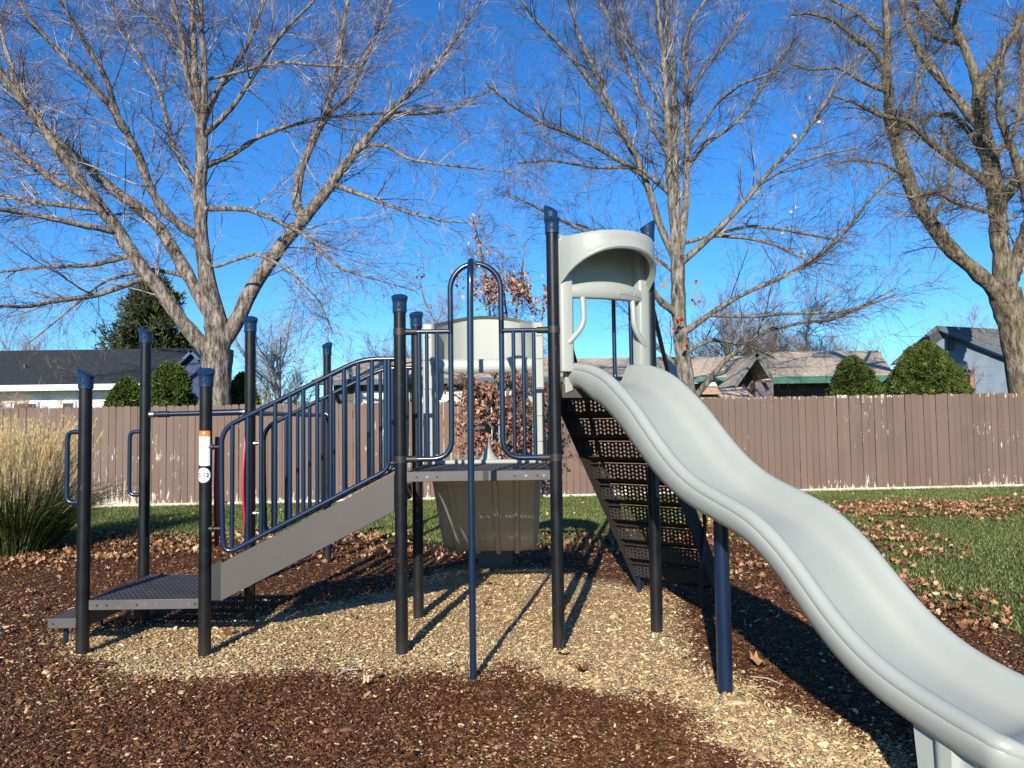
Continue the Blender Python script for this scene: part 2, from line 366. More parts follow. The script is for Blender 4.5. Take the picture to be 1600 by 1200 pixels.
# single leaves and twigs lying out on the open mulch
LOOSE = [((543,1050), .15, 'pale forked dry twig lying on the mulch left of the sliding pole', 'twig'),
         ((590,1060), .12, 'curled red brown leaf left of the sliding pole foot on the golden mulch edge', 'leaf'),
         ((573,1074), .08, 'small pale tan leaf below the curled red brown one near the forked twig', 'leaf'),
         ((543,1081), .07, 'small orange leaf on dark mulch just under the forked twig', 'leaf'),
         ((881,1028), .12, 'dark curled leaf on golden mulch right below the tall black post of the slide tower', 'leaf'),
         ((912,1055), .12, 'flat brown leaf on the golden mulch ridge below the dark curled leaf', 'leaf'),
         ((633,1190), .12, 'orange brown leaf at the bottom edge of the picture on dark mulch', 'leaf'),
         ((1185,1047), .14, 'orange tan leaf on dark mulch just right of the blue slide support', 'leaf'),
         ((1200,1072), .16, 'thin pale stick on the mulch right of the blue slide support', 'stick')]
for i, (px, sz, lab, cat) in enumerate(LOOSE):
    g = G(*px); z = float(gz(g.x, g.y)) + .022
    if cat == 'leaf':
        o = leafmesh('fallen_leaf', np.array([0.]), np.array([0.]), np.array([0.]), np.array([sz]), .25, M['deadleaf'], rv=np.array([[.5,.15,.95,.6,.02,.3,.62,.7,.5][i]]))
    else:
        m = MB(); r0 = random.Random(i)
        if cat == 'twig':
            m.tube([(-.05,-.06,0), (-.01,-.01,.015), (.005,.06,.02), (.02,.1,.01)], [.006,.008,.007,.004], 6); m.tube([(-.01,-.01,.015), (-.06,.03,.02)], [.006,.003], 6); m.tube([(0,0,.015), (.07,-.01,.02)], [.006,.003], 6)
        else: m.tube([(-.08,.08,0), (0,.01,.012), (.06,-.09,.004)], [.004,.005,.003], 6)
        o = m.build('dry_' + cat, mat_simple('dry_' + cat, (.42,.33,.24), .8))
    o.location = (g.x, g.y, z); tag(o, lab, cat)

# ============================================================ WOODEN FENCE
FA, FB = Vector((-8.24, 15.26, 0)), Vector((11.22, 16.98, 0))
def fence_xy(t): return FA.lerp(FB, t)
def fence():
    root = empty('wooden_fence', (0, 16, 0), 'long brown painted board fence with peeling paint across the back of the lawn', 'fence')
    d = (FB - FA); Ln = d.length; u = d / Ln; nrm = Vector((u.y, -u.x, 0))    # nrm faces the camera
    V = []; F = []; rv = []; r = random.Random(3); s = -11.2; i = 0
    while s < Ln + 6:
        w = .138 + r.uniform(-.004, .004); h = 1.985 + .075 * s / Ln + r.uniform(-.014, .014); c = .022
        off = nrm * r.uniform(-.004, .004); lean = r.uniform(-.004, .004)
        P = []
        for (a, z) in ((.003, -.02), (w - .003, -.02), (w - .003, h - c), (w - .003 - c, h), (.003 + c, h), (.003, h - c)):
            P.append(FA + u * (s + a + lean * z) + Vector((0, 0, z)) + off)
        k = len(V); V += [tuple(p) for p in P] + [tuple(p - nrm * .018) for p in P]
        F.append([k+j for j in range(6)]); F.append([k+6+j for j in range(6)][::-1]); rr = r.random(); rv += [rr] * 2
        for j in range(6): m = (j+1) % 6; F.append([k+j, k+6+j, k+6+m, k+m]); rv.append(rr)
        s += w + r.uniform(.001, .004) + (.004 if r.random() < .12 else 0); i += 1
    t = NT('fence_paint'); v = t.coords()
    tone = t.ramp(t.attr('rnd'), [(0, (.128,.082,.058)), (1, (.165,.108,.077))])
    tone = t.mix(t.ramp(t.noise(t.coords(scale=(1,1,.12)), 60, 3), [(.35, (0,0,0)), (.75, (.45,.45,.45))]), tone, (.13,.075,.058))
    tone = t.mix(t.ramp(t.noise(v, 1.3, 3), [(.4, (0,0,0)), (.7, (.3,.3,.3))]), tone, (.20,.135,.10))
    pv = t.coords(scale=(1, 1, .16)); n1 = t.noise(pv, 22, 5, .72); n2 = t.noise(v, .55, 2)
    sep = t.n('ShaderNodeSeparateXYZ'); t.l(t.coords(), sep.inputs[0]); zz = sep.outputs[2]
    zz = t.math('DIVIDE', zz, 2.0)
    low = t.ramp(zz, [(0, (.20,.20,.20)), (.07, (.10,.10,.10)), (.2, (.02,.02,.02)), (.4, (.0,.0,.0)), (.5, (.055,.055,.055)), (.63, (.04,.04,.04)), (.75, (0,0,0)), (.975, (0,0,0)), (1.0, (.10,.10,.10))])
    f = t.math('ADD', t.math('ADD', n1, low), t.math('MULTIPLY', t.math('SUBTRACT', n2, .5), .55))
    peel = t.ramp(f, [(.685, (0,0,0)), (.71, (1,1,1))])
    t.col(t.mix(peel, tone, t.ramp(t.noise(v, 60, 3), [(.3, (.42,.34,.28)), (.7, (.68,.62,.55))])))
    t.set(Roughness=.7); t.bump(t.math('ADD', t.noise(t.coords(scale=(1,1,.08)), 90, 4), t.math('MULTIPLY', peel, -.5)), .35, .006)
    me = bpy.data.meshes.new('boards'); me.from_pydata(V, [], F); me.materials.append(t.m)
    a = me.attributes.new('rnd', 'FLOAT', 'FACE'); a.data.foreach_set('value', rv)
    o = bpy.data.objects.new('boards', me); COL.objects.link(o); o.parent = root; o.matrix_parent_inverse = Matrix.Translation(-root.location)
    ang = math.atan2(u.y, u.x); rot = Matrix.Rotation(ang, 3, 'Z'); wood = mat_simple('fence_back_wood', (.20,.14,.10), .8)
    for z in (.35, 1.55):
        m = MB(); c = FA + u * (Ln/2 - 2.6) - nrm * .042 + Vector((0,0,z)); m.box(c, (Ln + 17.0, .04, .09), rot); m.build('rail', wood, root)
    for k in range(15):
        m = MB(); c = FA + u * (-10.8 + k * 2.4) - nrm * .115 + Vector((0,0,.9)); m.box(c, (.09, .09, 1.86), rot); m.build('fence_post', wood, root)
    m = MB(); c = FA + u * (Ln/2 - 2.6) + nrm * .012 + Vector((0,0,.022)); m.box(c, (Ln + 17.0, .016, .06), rot)
    m.build('base_strip', mat_simple('bare_base_strip', (.55,.49,.40), .8, .3, 8), root)
fence()

# ============================================================ PLAY STRUCTURE (bolted together: one thing)
PS = empty('play_structure', (-.8, 5.9, 0), 'metal and plastic playground climber with black posts, blue rails, stairs and long grey wave slide', 'playground')
PR = .0435
def P3(x, y, z): return Vector((x, y, z))
POSTS = [ # x, y, shoulder z (where the cap begins), cap height, which way the slanted top rises, label
    (-3.04, 5.47, 1.86, .13, pi), (-3.04, 6.36, 2.28, .12, pi), (-2.17, 5.44, 1.86, .13, pi * .6), (-2.17, 6.36, 2.36, .13, pi * .6), (-2.12, 8.80, 2.38, .14, pi * .4),
    (-.79, 5.42, 2.37, .13, pi * .55), (-.79, 6.36, 2.38, .13, pi * .45), (.30, 5.42, 2.92, .13, pi * .5), (.345, 6.36, 3.19, .20, pi * .7), (1.05, 5.79, 2.94, .15, 0)]
def cap(x, y, z, h, az, parent):
    m = MB(); n = 24; rows = []
    prof = [(.050, -.005), (.0505, .0), (.0505, .06), (.053, .075), (.060, 1.0)]
    for r, zz in prof[:4]:
        rows.append([P3(x + r * cos(2*pi*k/n), y + r * sin(2*pi*k/n), z + zz) for k in range(n)])
    top = []; inner = []
    for k in range(n):
        a = 2*pi*k/n; tl = .5 + .5 * cos(a - az)            # slanted top
        top.append(P3(x + .060 * cos(a), y + .060 * sin(a), z + h * (.62 + .38 * tl)))
        inner.append(P3(x + .052 * cos(a), y + .052 * sin(a), z + h * (.62 + .38 * tl) + .006))
    rows += [top, inner, [P3(x, y, z + h * .81 + .008)] * n]
    m.grid(rows, closed_v=True); c = m.build('cap', M['cap'], parent, angle=50)
    e = MB(); yy = y - .051; zc = z + .048                    # embossed emblem on the front of the cap
    e.tube([P3(x + .017 * cos(a), yy, zc + .017 * sin(a)) for a in np.linspace(.6, 5.9, 14)], .0032, 6)
    e.tube([P3(x + .001, yy, zc), P3(x + .016, yy, zc), P3(x + .013, yy, zc - .012)], .003, 6)
    e.tube([P3(x - .022, yy + .002, zc + .030), P3(x, yy, zc + .026), P3(x + .022, yy + .002, zc + .030)], .0028, 6)
    e.tube([P3(x - .02, yy + .002, zc - .030), P3(x, yy - .001, zc - .024), P3(x + .02, yy + .002, zc - .030)], .0028, 6)
    e.build('emblem', M['cap'], c) if False else None
    c.select_set(False)
    mm = e; o = mm.build('emblem_relief', M['cap']); 
    bm = bmesh.new(); bm.from_mesh(c.data); bm.from_mesh(o.data); bm.to_mesh(c.data); bm.free(); bpy.data.objects.remove(o)
    return c
posts = []
for i, (x, y, z, ch, az) in enumerate(POSTS):
    m = MB(); m.tube([P3(x, y, -.25), P3(x, y, .5), P3(x, y, z)], PR, 24)
    if i not in (4,):
        for zz in (.62, 1.3):    # rivet heads
            m.box((x - .03, y - PR * .82, zz), (.008, .012, .008))
    p = m.build('post', M['post'], PS); posts.append(p); cap(x, y, z, ch, az, p)
P1, P2, P3_, P4, P5, P6, P7, P8, P9, P10 = [Vector((a[0], a[1], 0)) for a in POSTS]

def clamp(m, x, y, z, r=.052, h=.035):
    m.tube([P3(x, y, z - h/2), P3(x, y, z + h/2)], r, 20)

# stickers on the third post
def wrap(x, y, R0, u0, u1, z0, z1, mat, name, parent, n=12, cu=-pi/2):
    m = MB(); rows = []
    for k in range(n + 1):
        a = cu + (u0 + (u1 - u0) * k / n) / R0; rows.append([P3(x + R0 * cos(a), y + R0 * sin(a), z0), P3(x + R0 * cos(a), y + R0 * sin(a), z1)])
    m.grid(rows); return m.build(name, mat, parent)
sx, sy = P3_.x, P3_.y; zo = 1.44
lab = wrap(sx, sy, PR + .0012, -.052, .040, 1.300, 1.545, M['white'], 'warning_label', posts[2], cu=-1.40)
wrap(sx, sy, PR + .0018, -.052, .040, 1.505, 1.545, M['orange'], 'label_header', lab, cu=-1.40)
m = MB()
def wrapbox(m, u, z, w, h, R0=PR + .0022, cu=-1.40):
    ps = []
    for (a, b) in ((u - w/2, z - h/2), (u + w/2, z - h/2), (u + w/2, z + h/2), (u - w/2, z + h/2)):
        an = cu + a / R0; ps.append(P3(sx + R0 * cos(an), sy + R0 * sin(an), b))
    m.quad(*ps)
rr = random.Random(5)
for k in range(13):
    zz = 1.488 - k * .0135; u = -.040
    while u < .022:
        w = rr.uniform(.005, .012); wrapbox(m, u + w/2, zz, w, .0035); u += w + .003
m.build('label_text', M['greyink'], lab)
m = MB(); wrapbox(m, -.004, 1.53, .012, .012); wrapbox(m, -.004, 1.512, .05, .004); m.build('header_text', M['white'], lab)
def text_mesh(s, size):
    c = bpy.data.curves.new('t', 'FONT'); c.body = s; c.size = size; c.align_x = 'CENTER'; c.align_y = 'CENTER'; c.resolution_u = 3
    o = bpy.data.objects.new('t', c); COL.objects.link(o); dg = bpy.context.evaluated_depsgraph_get()
    me = bpy.data.meshes.new_from_object(o.evaluated_get(dg)); bpy.data.objects.remove(o); bpy.data.curves.remove(c); return me
# round age sticker
m = MB(); n = 28; R0 = PR + .0020; cc = (-.006, 1.235); rad = .052
rows = []
for q in (0.001, .12, .25, .37, .5, .62, .75, .87, 1.0):
    rows.append([])
    for k in range(n):
        a = 2*pi*k/n; u = cc[0] + rad * q * cos(a); z = cc[1] + rad * q * sin(a); an = -1.42 + u / R0
        rows[-1].append(P3(sx + R0 * cos(an), sy + R0 * sin(an), z))
m.grid(rows, closed_v=True); st = m.build('age_sticker', M['white'], posts[2])
me = text_mesh('5-12', .040); R1 = PR + .0065
for v in me.vertices:
    an = -1.42 + (cc[0] + v.co.x * 1.05) / R1; v.co = (sx + R1 * cos(an), sy + R1 * sin(an), cc[1] + v.co.y)
me.materials.append(M['ink']); o = bpy.data.objects.new('age_text', me); COL.objects.link(o); o.parent = st

# -------- decks
def deck(name, poly, zt, nx, ny, label=None, holes_front=(), skirt=.07):
    # rectangular deck with real perforations: poly = (x0, y0, x1, y1)
    x0, y0, x1, y1 = poly; m = MB()
    m.perf((x0, y0, zt), (x1 - x0, 0, 0), (0, y1 - y0, 0), nx, ny, (x1 - x0) / nx * .27, (y1 - y0) / ny * .40, .006)
    d = m.build(name, M['deck'], PS, angle=30)
    s = MB()
    for (a, b) in (((x0, y0), (x1, y0)), ((x1, y0), (x1, y1)), ((x1, y1), (x0, y1)), ((x0, y1), (x0, y0))):
        c = ((a[0]+b[0])/2, (a[1]+b[1])/2, zt - skirt/2 + .002); L = math.hypot(b[0]-a[0], b[1]-a[1])
        s.box(c, (L + .01, .008, skirt) if a[1] == b[1] else (.008, L - .012, skirt))
    s.build('rim', M['rim'], d, bevel=.003)
    for hx, st in holes_front:
        b = MB(); b.tube([P3(hx, y0 - .0045, zt - .035), P3(hx, y0 - .008, zt - .035)], .008, 10); b.build('bolt', M['steel'] if st else M['dark'], d)
    br = MB()
    for k in range(1, 4):
        yy = y0 + (y1 - y0) * k / 4; br.box(((x0+x1)/2, yy, zt - .04), (x1 - x0 - .03, .03, .05))
    br.build('brace', M['dark'], d); return d
M['rim'] = mat_simple('deck_rim', (.085, .078, .076), .45, .12, 7, .05, 160, dirt=((.2, .19, .18), 12, .6, .4))
ld = deck('lower_deck', (-3.0, 5.47, -2.21, 6.36), .365, 22, 16, holes_front=[(-2.94, 0), (-2.90, 1), (-2.87, 0), (-2.66, 0), (-2.52, 1), (-2.29, 1), (-2.25, 0)])
tag(ld)
ud = deck('upper_deck', (-.745, 5.42, .258, 6.36), 1.235, 30, 16, holes_front=[(-.68, 0), (-.605, 1), (-.535, 0), (.01, 0), (.09, 1), (.17, 0), (.215, 1)])
m = MB(); m.box((-.195, 5.4135, 1.203), (.036, .006, .066)); m.build('joint_plate', M['dark'], ud)
# boarding step on the left, with its short blue foot
m = MB(); m.perf((-3.34, 5.58, .215), (.27, 0, 0), (0, .74, 0), 8, 22, .0115, .010, .005); stp = m.build('entry_step', M['deck'], PS, angle=30)
m = MB(); m.box((-3.205, 5.575, .182), (.285, .008, .07)); m.box((-3.205, 6.325, .182), (.285, .008, .07)); m.box((-3.345, 5.95, .182), (.008, .74, .07)); m.box((-3.065, 5.95, .25), (.008, .74, .19)); m.build('rim', M['rim'], stp, bevel=.003)
for yy in (5.72, 6.2):
    m = MB(); m.tube([P3(-3.30, yy, -.1), P3(-3.30, yy, .18)], .018, 12); m.build('step_foot', M['navy'], stp)
m = MB(); m.tube([P3(-3.31, 5.571, .18), P3(-3.31, 5.568, .18)], .008, 8); m.build('bolt', M['dark'], stp)

# -------- grab handles left of the first two posts
for (p, z0, z1) in ((P1, 1.05, 1.55), (P2, 1.02, 1.54)):
    m = MB(); m.tube(fillet([P3(p.x - .02, p.y, z1), P3(p.x - .125, p.y, z1), P3(p.x - .125, p.y, z0), P3(p.x - .02, p.y, z0)], .07), .0165, 12)
    m.build('grab_handle', M['navy'], PS)

# -------- overhead chin bars with collars
def bar(name, a, b, r=.021):
    m = MB(); m.tube([a, b], r, 14); o = m.build(name, M['navy'], PS)
    d = (b - a).normalized()
    for t in (.085, .6):
        c = MB(); q = a.lerp(b, t); c.tube([q, q + d * (.09 if t < .3 else .30)], r + .006, 14); c.build('collar', M['navy'], o)
    for q in (a, b - d * .04):
        c = MB(); c.tube([q, q + d * .04], r + .006, 14); c.build('fitting', M['steel'], o)
    return o
bar('overhead_bar', P3(P2.x + .04, P2.y, 1.68), P3(P4.x - .04, P4.y, 1.69))
bar('overhead_bar', P3(P4.x, P4.y + .04, 1.68), P3(P5.x, P5.y - .04, 1.68))

# -------- red curved hand grips at the foot of the stairs
for (x, y, bend) in ((-2.135, 5.56, .006), (-2.203, 6.36, -.008)):
    m = MB(); rows = []
    for k in range(13):
        z = .72 + .78 * k / 12; o = bend * sin(pi * k / 12); h = .055 * sin(pi * (.12 + .76 * k / 12))
        rows.append([P3(x + o - .010, y - h, z), P3(x + o + .010, y - h, z), P3(x + o + .010, y + h, z), P3(x + o - .010, y + h, z)])
    m.grid(rows, closed_v=True); m.quad(*rows[0]); m.quad(*rows[-1]); m.build('red_grip', M['red'], PS, bevel=.005)
    c = MB()
    for z in (.85, 1.38): c.tube([P3(x, y, z), P3(-2.17, y - .02 if y > 6 else y - .04, z)], .012, 8)

# -------- stairs: stringers, treads, sloping railings
for y in (5.42, 6.34):
    poly = [P3(-2.05, y - .012, .36), P3(-.835, y - .012, .965), P3(-.835, y - .012, 1.225), P3(-2.05, y - .012, .62)]
    m = MB(); m.prism(poly, (0, .024, 0)); sg = m.build('stringer', M['stringer'], PS, bevel=.003)
    m = MB(); m.prism([P3(-2.128, y - .01 + .03, .36), P3(-2.05, y - .01 + .03, .36), P3(-2.05, y + .02, .64), P3(-2.128, y + .02, .60)], (0, .03, 0)); m.build('end_bracket', M['dark'], sg)
for k in range(5):
    x0 = -2.12 + k * .255; z = .365 + (k + 1) * .145
    m = MB(); m.perf((x0, 5.45, z), (.275, 0, 0), (0, .87, 0), 7, 22, .012, .011, .005)
    m.perf((x0, 5.45, z - .145), (0, 0, .14), (0, .87, 0), 4, 22, .010, .011, .004)
    m.build('stair_tread', M['deck'], PS, angle=30)
BX = [363, 387, 408, 430, 453, 474, 496, 517, 538, 560, 582, 603]
def stair_rail(y):
    def top(x): return 1.62 + (x + 1.92) * (2.035 - 1.62) / .86 if x < -1.06 else 2.035
    def bot(x): return .70 + (x + 1.98) * (1.24 - .70) / 1.07
    m = MB()
    pts = fillet([P3(-1.0, y, bot(-1.0)), P3(-1.98 - .055, y, bot(-2.035)), P3(-2.045, y, 1.0), P3(-2.05, y, 1.3), P3(-2.05, y, top(-2.05)), P3(-1.06, y, 2.035), P3(-.83, y, 2.035)], .11, 7)
    m.tube(pts, .0178, 12)
    m.tube(fillet([P3(-1.0, y, bot(-1.0)), P3(-.872, y, bot(-.872) + .0), P3(-.868, y, 2.03)], .09, 7), .0165, 12)
    f = m.build('stair_railing', M['navy'], PS)
    for px in BX:
        x = W(px, 740, 5.42).x; b = MB(); b.tube([P3(x, y, bot(x)), P3(x, y, top(x))], .0158, 10); b.build('baluster', M['navy'], f)
    for z in (1.43, .86):
        b = MB(); b.tube([P3(-2.17, y, z), P3(-2.04, y, z)], .011, 8); b.tube([P3(-2.17 + PR, y, z), P3(-2.17 + PR + .02, y, z)], .02, 10); b.build('rail_bracket', M['dark'] if y < 6 else M['steel'], f)
    for z in (1.3, 2.035):
        b = MB(); b.tube([P3(-.87, y, z), P3(-.79, y, z)], .012, 8); b.build('rail_bracket', M['dark'], f)
stair_rail(5.42); stair_rail(6.34)

# -------- front railing with its tall arch, and the sliding pole
y = 5.42
for side, xa, xe, xs in ((-1, -.43, -.79, (-.655, -.60, -.528)), (1, -.07, .30, (.014, .084, .158))):
    m = MB(); m.tube([P3(xe, y, 2.225), P3(xa, y, 2.225)], .0165, 12)
    m.tube(fillet([P3(xe, y, 1.325), P3(xa - side * -.0, y, 1.325), P3(xa, y, 2.0)] if False else [P3(xe, y, 1.325), P3(xa, y, 1.325), P3(xa, y, 1.9), P3(xa, y, 2.3)], .14, 8), .0195, 12)
    g = m.build('guard_rail', M['navy'], PS)
    for x in xs:
        b = MB(); b.tube([P3(x, y, 1.325 + (.01 if abs(x - xa) > .12 else .03)), P3(x, y, 2.225)], .0138, 10); b.build('baluster', M['navy'], g)
    for z in (1.325, 2.225):
        b = MB(); b.tube([P3(xe - side * -0 + (-side) * .0, y, z), P3(xe - side * .12, y, z)], .0235, 12); clamp(b, xe, y, z, .0475, .05); b.build('clamp', M['dark'], g)
m = MB(); arc = [P3(-.43, y, 2.2)] + [P3(-.25 - .18 * cos(a), y, 2.52 + .185 * sin(a)) for a in np.linspace(0, pi, 22)] + [P3(-.07, y, 2.2)]
m.tube(arc, .0195, 12); ar = m.build('arch_rail', M['navy'], PS)
m = MB(); pts = [P3(-.262, 4.78, -.2), P3(-.262, 4.78, 1.2), P3(-.255, 4.78, 2.35)] + [P3(-.253, 4.78 + .16 * (1 - cos(a)), 2.45 + .17 * sin(a)) for a in np.linspace(0, pi * .5, 9)] + [P3(-.25, 5.2, 2.63), P3(-.25, 5.41, 2.69)]
m.tube(pts, .021, 14); po = m.build('sliding_pole', M['navy'], PS)
m = MB(); m.prism([P3(-.256, 5.17, 2.62), P3(-.256, 5.40, 2.68), P3(-.256, 5.40, 2.60)], (.012, 0, 0)); m.box((-.225, 5.418, 2.70), (.03, .02, .03)); m.build('gusset', M['steel'], po)

# -------- tower deck (triangle between three posts)
zt = 1.82; cx_, cy_ = .55, 5.86
def tri(z, s=1.0): return [P3(cx_ + (p.x - cx_) * s, cy_ + (p.y - cy_) * s, z) for p in (P8, P10, P9)]
m = MB(); m.prism(tri(zt - .012, .93), (0, 0, .012)); td = m.build('tower_deck', M['deck'], PS)
A = tri(zt - .075, .95)
for i in range(3):
    a, b = A[i], A[(i+1) % 3]; d = (b - a).normalized(); nn = Vector((d.y, -d.x, 0)); m = MB()
    m.prism([a + d * .05, b - d * .05, b - d * .05 - nn * .008, a + d * .05 - nn * .008], (0, 0, .095)); m.build('rim', M['rim'], td)

# -------- wave slide
TH = math.atan2(P10.y - P8.y, P10.x - P8.x); SL = Vector((cos(TH), sin(TH), 0)); SD = Vector((sin(TH), -cos(TH), 0)); SO = Vector((.675, 5.60, 0))
def S(s, u, z): return SO + SD * s + SL * u + Vector((0, 0, z))
CR = np.array([(-.06,1.965),(.05,1.965),(.15,1.955),(.3,1.92),(.46,1.855),(.60,1.755),(.75,1.645),(.88,1.53),(1.01,1.42),(1.12,1.335),(1.23,1.268),(1.34,1.215),(1.45,1.18),(1.62,1.128),(1.74,1.09),(1.85,1.03),(1.95,.96),(2.04,.885),(2.13,.795),(2.21,.72),(2.29,.65),(2.37,.595),(2.45,.55),(2.53,.515),(2.68,.47),(2.85,.435),(3.0,.415),(3.12,.395),(3.2,.375)])
def crest(s):
    return .026 + .022 * math.exp(-((s - .75) / .3) ** 2) + sum(np.interp(s + d, CR[:,0], CR[:,1]) * w for d, w in ((-.09,.1),(-.05,.2),(0,.4),(.05,.2),(.09,.1)))
def slide_profile(k, bed):     # (u, v): outer wall bottom, round the rim, down into the bed, and over to the other rim
    a = [(.0,-.185*k),(.16,-.185*k),(.26,-.18*k),(.315,-.16*k),(.345,-.125*k),(.358,-.085*k),(.357,-.058),(.3525,-.052),(.356,-.047),(.352,-.026),(.338,-.008),(.318,.001),(.298,.0),(.28,-.010),(.262,-.030),(.243,-.062),(.222,-bed*.72),(.19,-bed*.92),(.14,-bed),(.07,-bed*1.03)]
    return a
def wave_slide():
    m = MB(); rows = []; ss = np.linspace(-.05, 2.96, 130)
    for s in ss:
        z = crest(s); dz = (crest(s + .02) - crest(s - .02)) / .04; T = Vector((1, dz)).normalized()   # (s, z)
        N = Vector((-T.y, T.x)); k = 1.38 - .36 * smooth(.75, 1.5, s) - .38 * (1 - smooth(.0, .35, s)); e = smooth(2.80, 3.03, s); bed = .150 - .02 * smooth(.0, .5, s) - .06 * e
        hw = .85 + .06 * smooth(2.6, 3.0, s)
        pr = slide_profile(k, bed); pr = [(-u, v) for u, v in pr[1:]][:] + [(0, -bed * 1.035)] + [(u, v) for u, v in pr[1:]][::-1] + [(0, -.185 * k)]
        row = []
        for u, v in pr:
            v2 = v * (1 - .25 * e) if v > -.12 else v * (1 - .05 * e); dp = -.02 * e * e
            row.append(S(s + N.x * v2, u * hw, z + N.y * v2 + dp))
        rows.append(row)
    # rounded nose at the exit and cap at the entry
    last = rows[-1]; cen = sum(last, Vector()) / len(last)
    nose = [last]
    for q in (.3, .55, .75, .9, .98, 1.0):
        f = math.sqrt(1 - q * q); nose.append([cen + (p - cen) * (.35 + .65 * f) + SD * (.10 * q) + Vector((0, 0, -.05 * q * q)) for p in last])
    m.grid(rows + nose[1:], closed_v=True); m.quad(*nose[-1]); m.quad(*rows[0][::-1])
    o = m.build('wave_slide', slide_mat(), PS, angle=60)
    nv = len(o.data.vertices); co = [v.co for v in o.data.vertices]
    for an, fn in (('along', lambda c: (c - SO).dot(SD)), ('across', lambda c: (c - SO).dot(SL))):
        at = o.data.attributes.new(an, 'FLOAT', 'POINT'); at.data.foreach_set('value', [fn(c) for c in co])
    # flared end lips by the hood
    for sd in (-1, 1):
        b = MB(); rows = []
        for q in np.linspace(0, 1, 8):
            rows.append([S(-.06 - .0 * q, sd * (.27 + .02 * q), 1.78 + .19 * q), S(-.06, sd * (.315), 1.78 + .18 * q), S(-.012, sd * .32, 1.78 + .18 * q), S(-.008, sd * .26, 1.80 + .16 * q)])
        b.grid(rows, closed_v=True); b.quad(*rows[0]); b.quad(*rows[-1]); b.build('entry_flange', M['plastic'], o, bevel=.006)
    # moulded foot under the exit
    for sd in (-1, 1):
        b = MB(); rows = []
        for q in np.linspace(0, 1, 10):
            z = .335 * (1 - q) - .04 * q + .01; a = 2.58 + .06 * q; c = 2.94 - .01 * q; rib = []
            for j, s in enumerate(np.linspace(a, c, 25)):
                ph = (s - a) / (c - a); bump = .028 * smooth(.25, .32, ph) * (1 - smooth(.50, .57, ph)) + .022 * smooth(.72, .78, ph) * (1 - smooth(.93, .98, ph))
                rib.append(S(s, sd * (.232 + bump + .035 * q), z))
            inn = [S(s, sd * .16, z) for s in np.linspace(c, a, 4)]
            rows.append(rib + inn)
        b.grid(rows, closed_v=True); b.quad(*rows[-1]); b.build('slide_foot', M['plastic'], o, angle=50)
    b = MB(); b.prism([S(2.62, -.22, .02), S(2.62, .22, .02), S(2.60, .22, .27), S(2.60, -.22, .27)], SD * .03); b.build('slide_foot', M['plastic'], o)
    # scuffs
    b = MB()
    return o
wave_slide()
# blue support under the middle of the slide
sp = P3(1.20, 4.49, 0); ztop = 1.06
m = MB(); m.tube([P3(sp.x, sp.y, -.2), P3(sp.x, sp.y, .6), P3(sp.x - .0, sp.y, ztop)], .0435, 24); su = m.build('slide_support', M['navy'], PS)
m = MB(); m.box((sp.x, sp.y, ztop - .01), (.16, .12, .02), Matrix.Rotation(TH, 3, 'Z')); m.build('saddle', M['navy'], su)

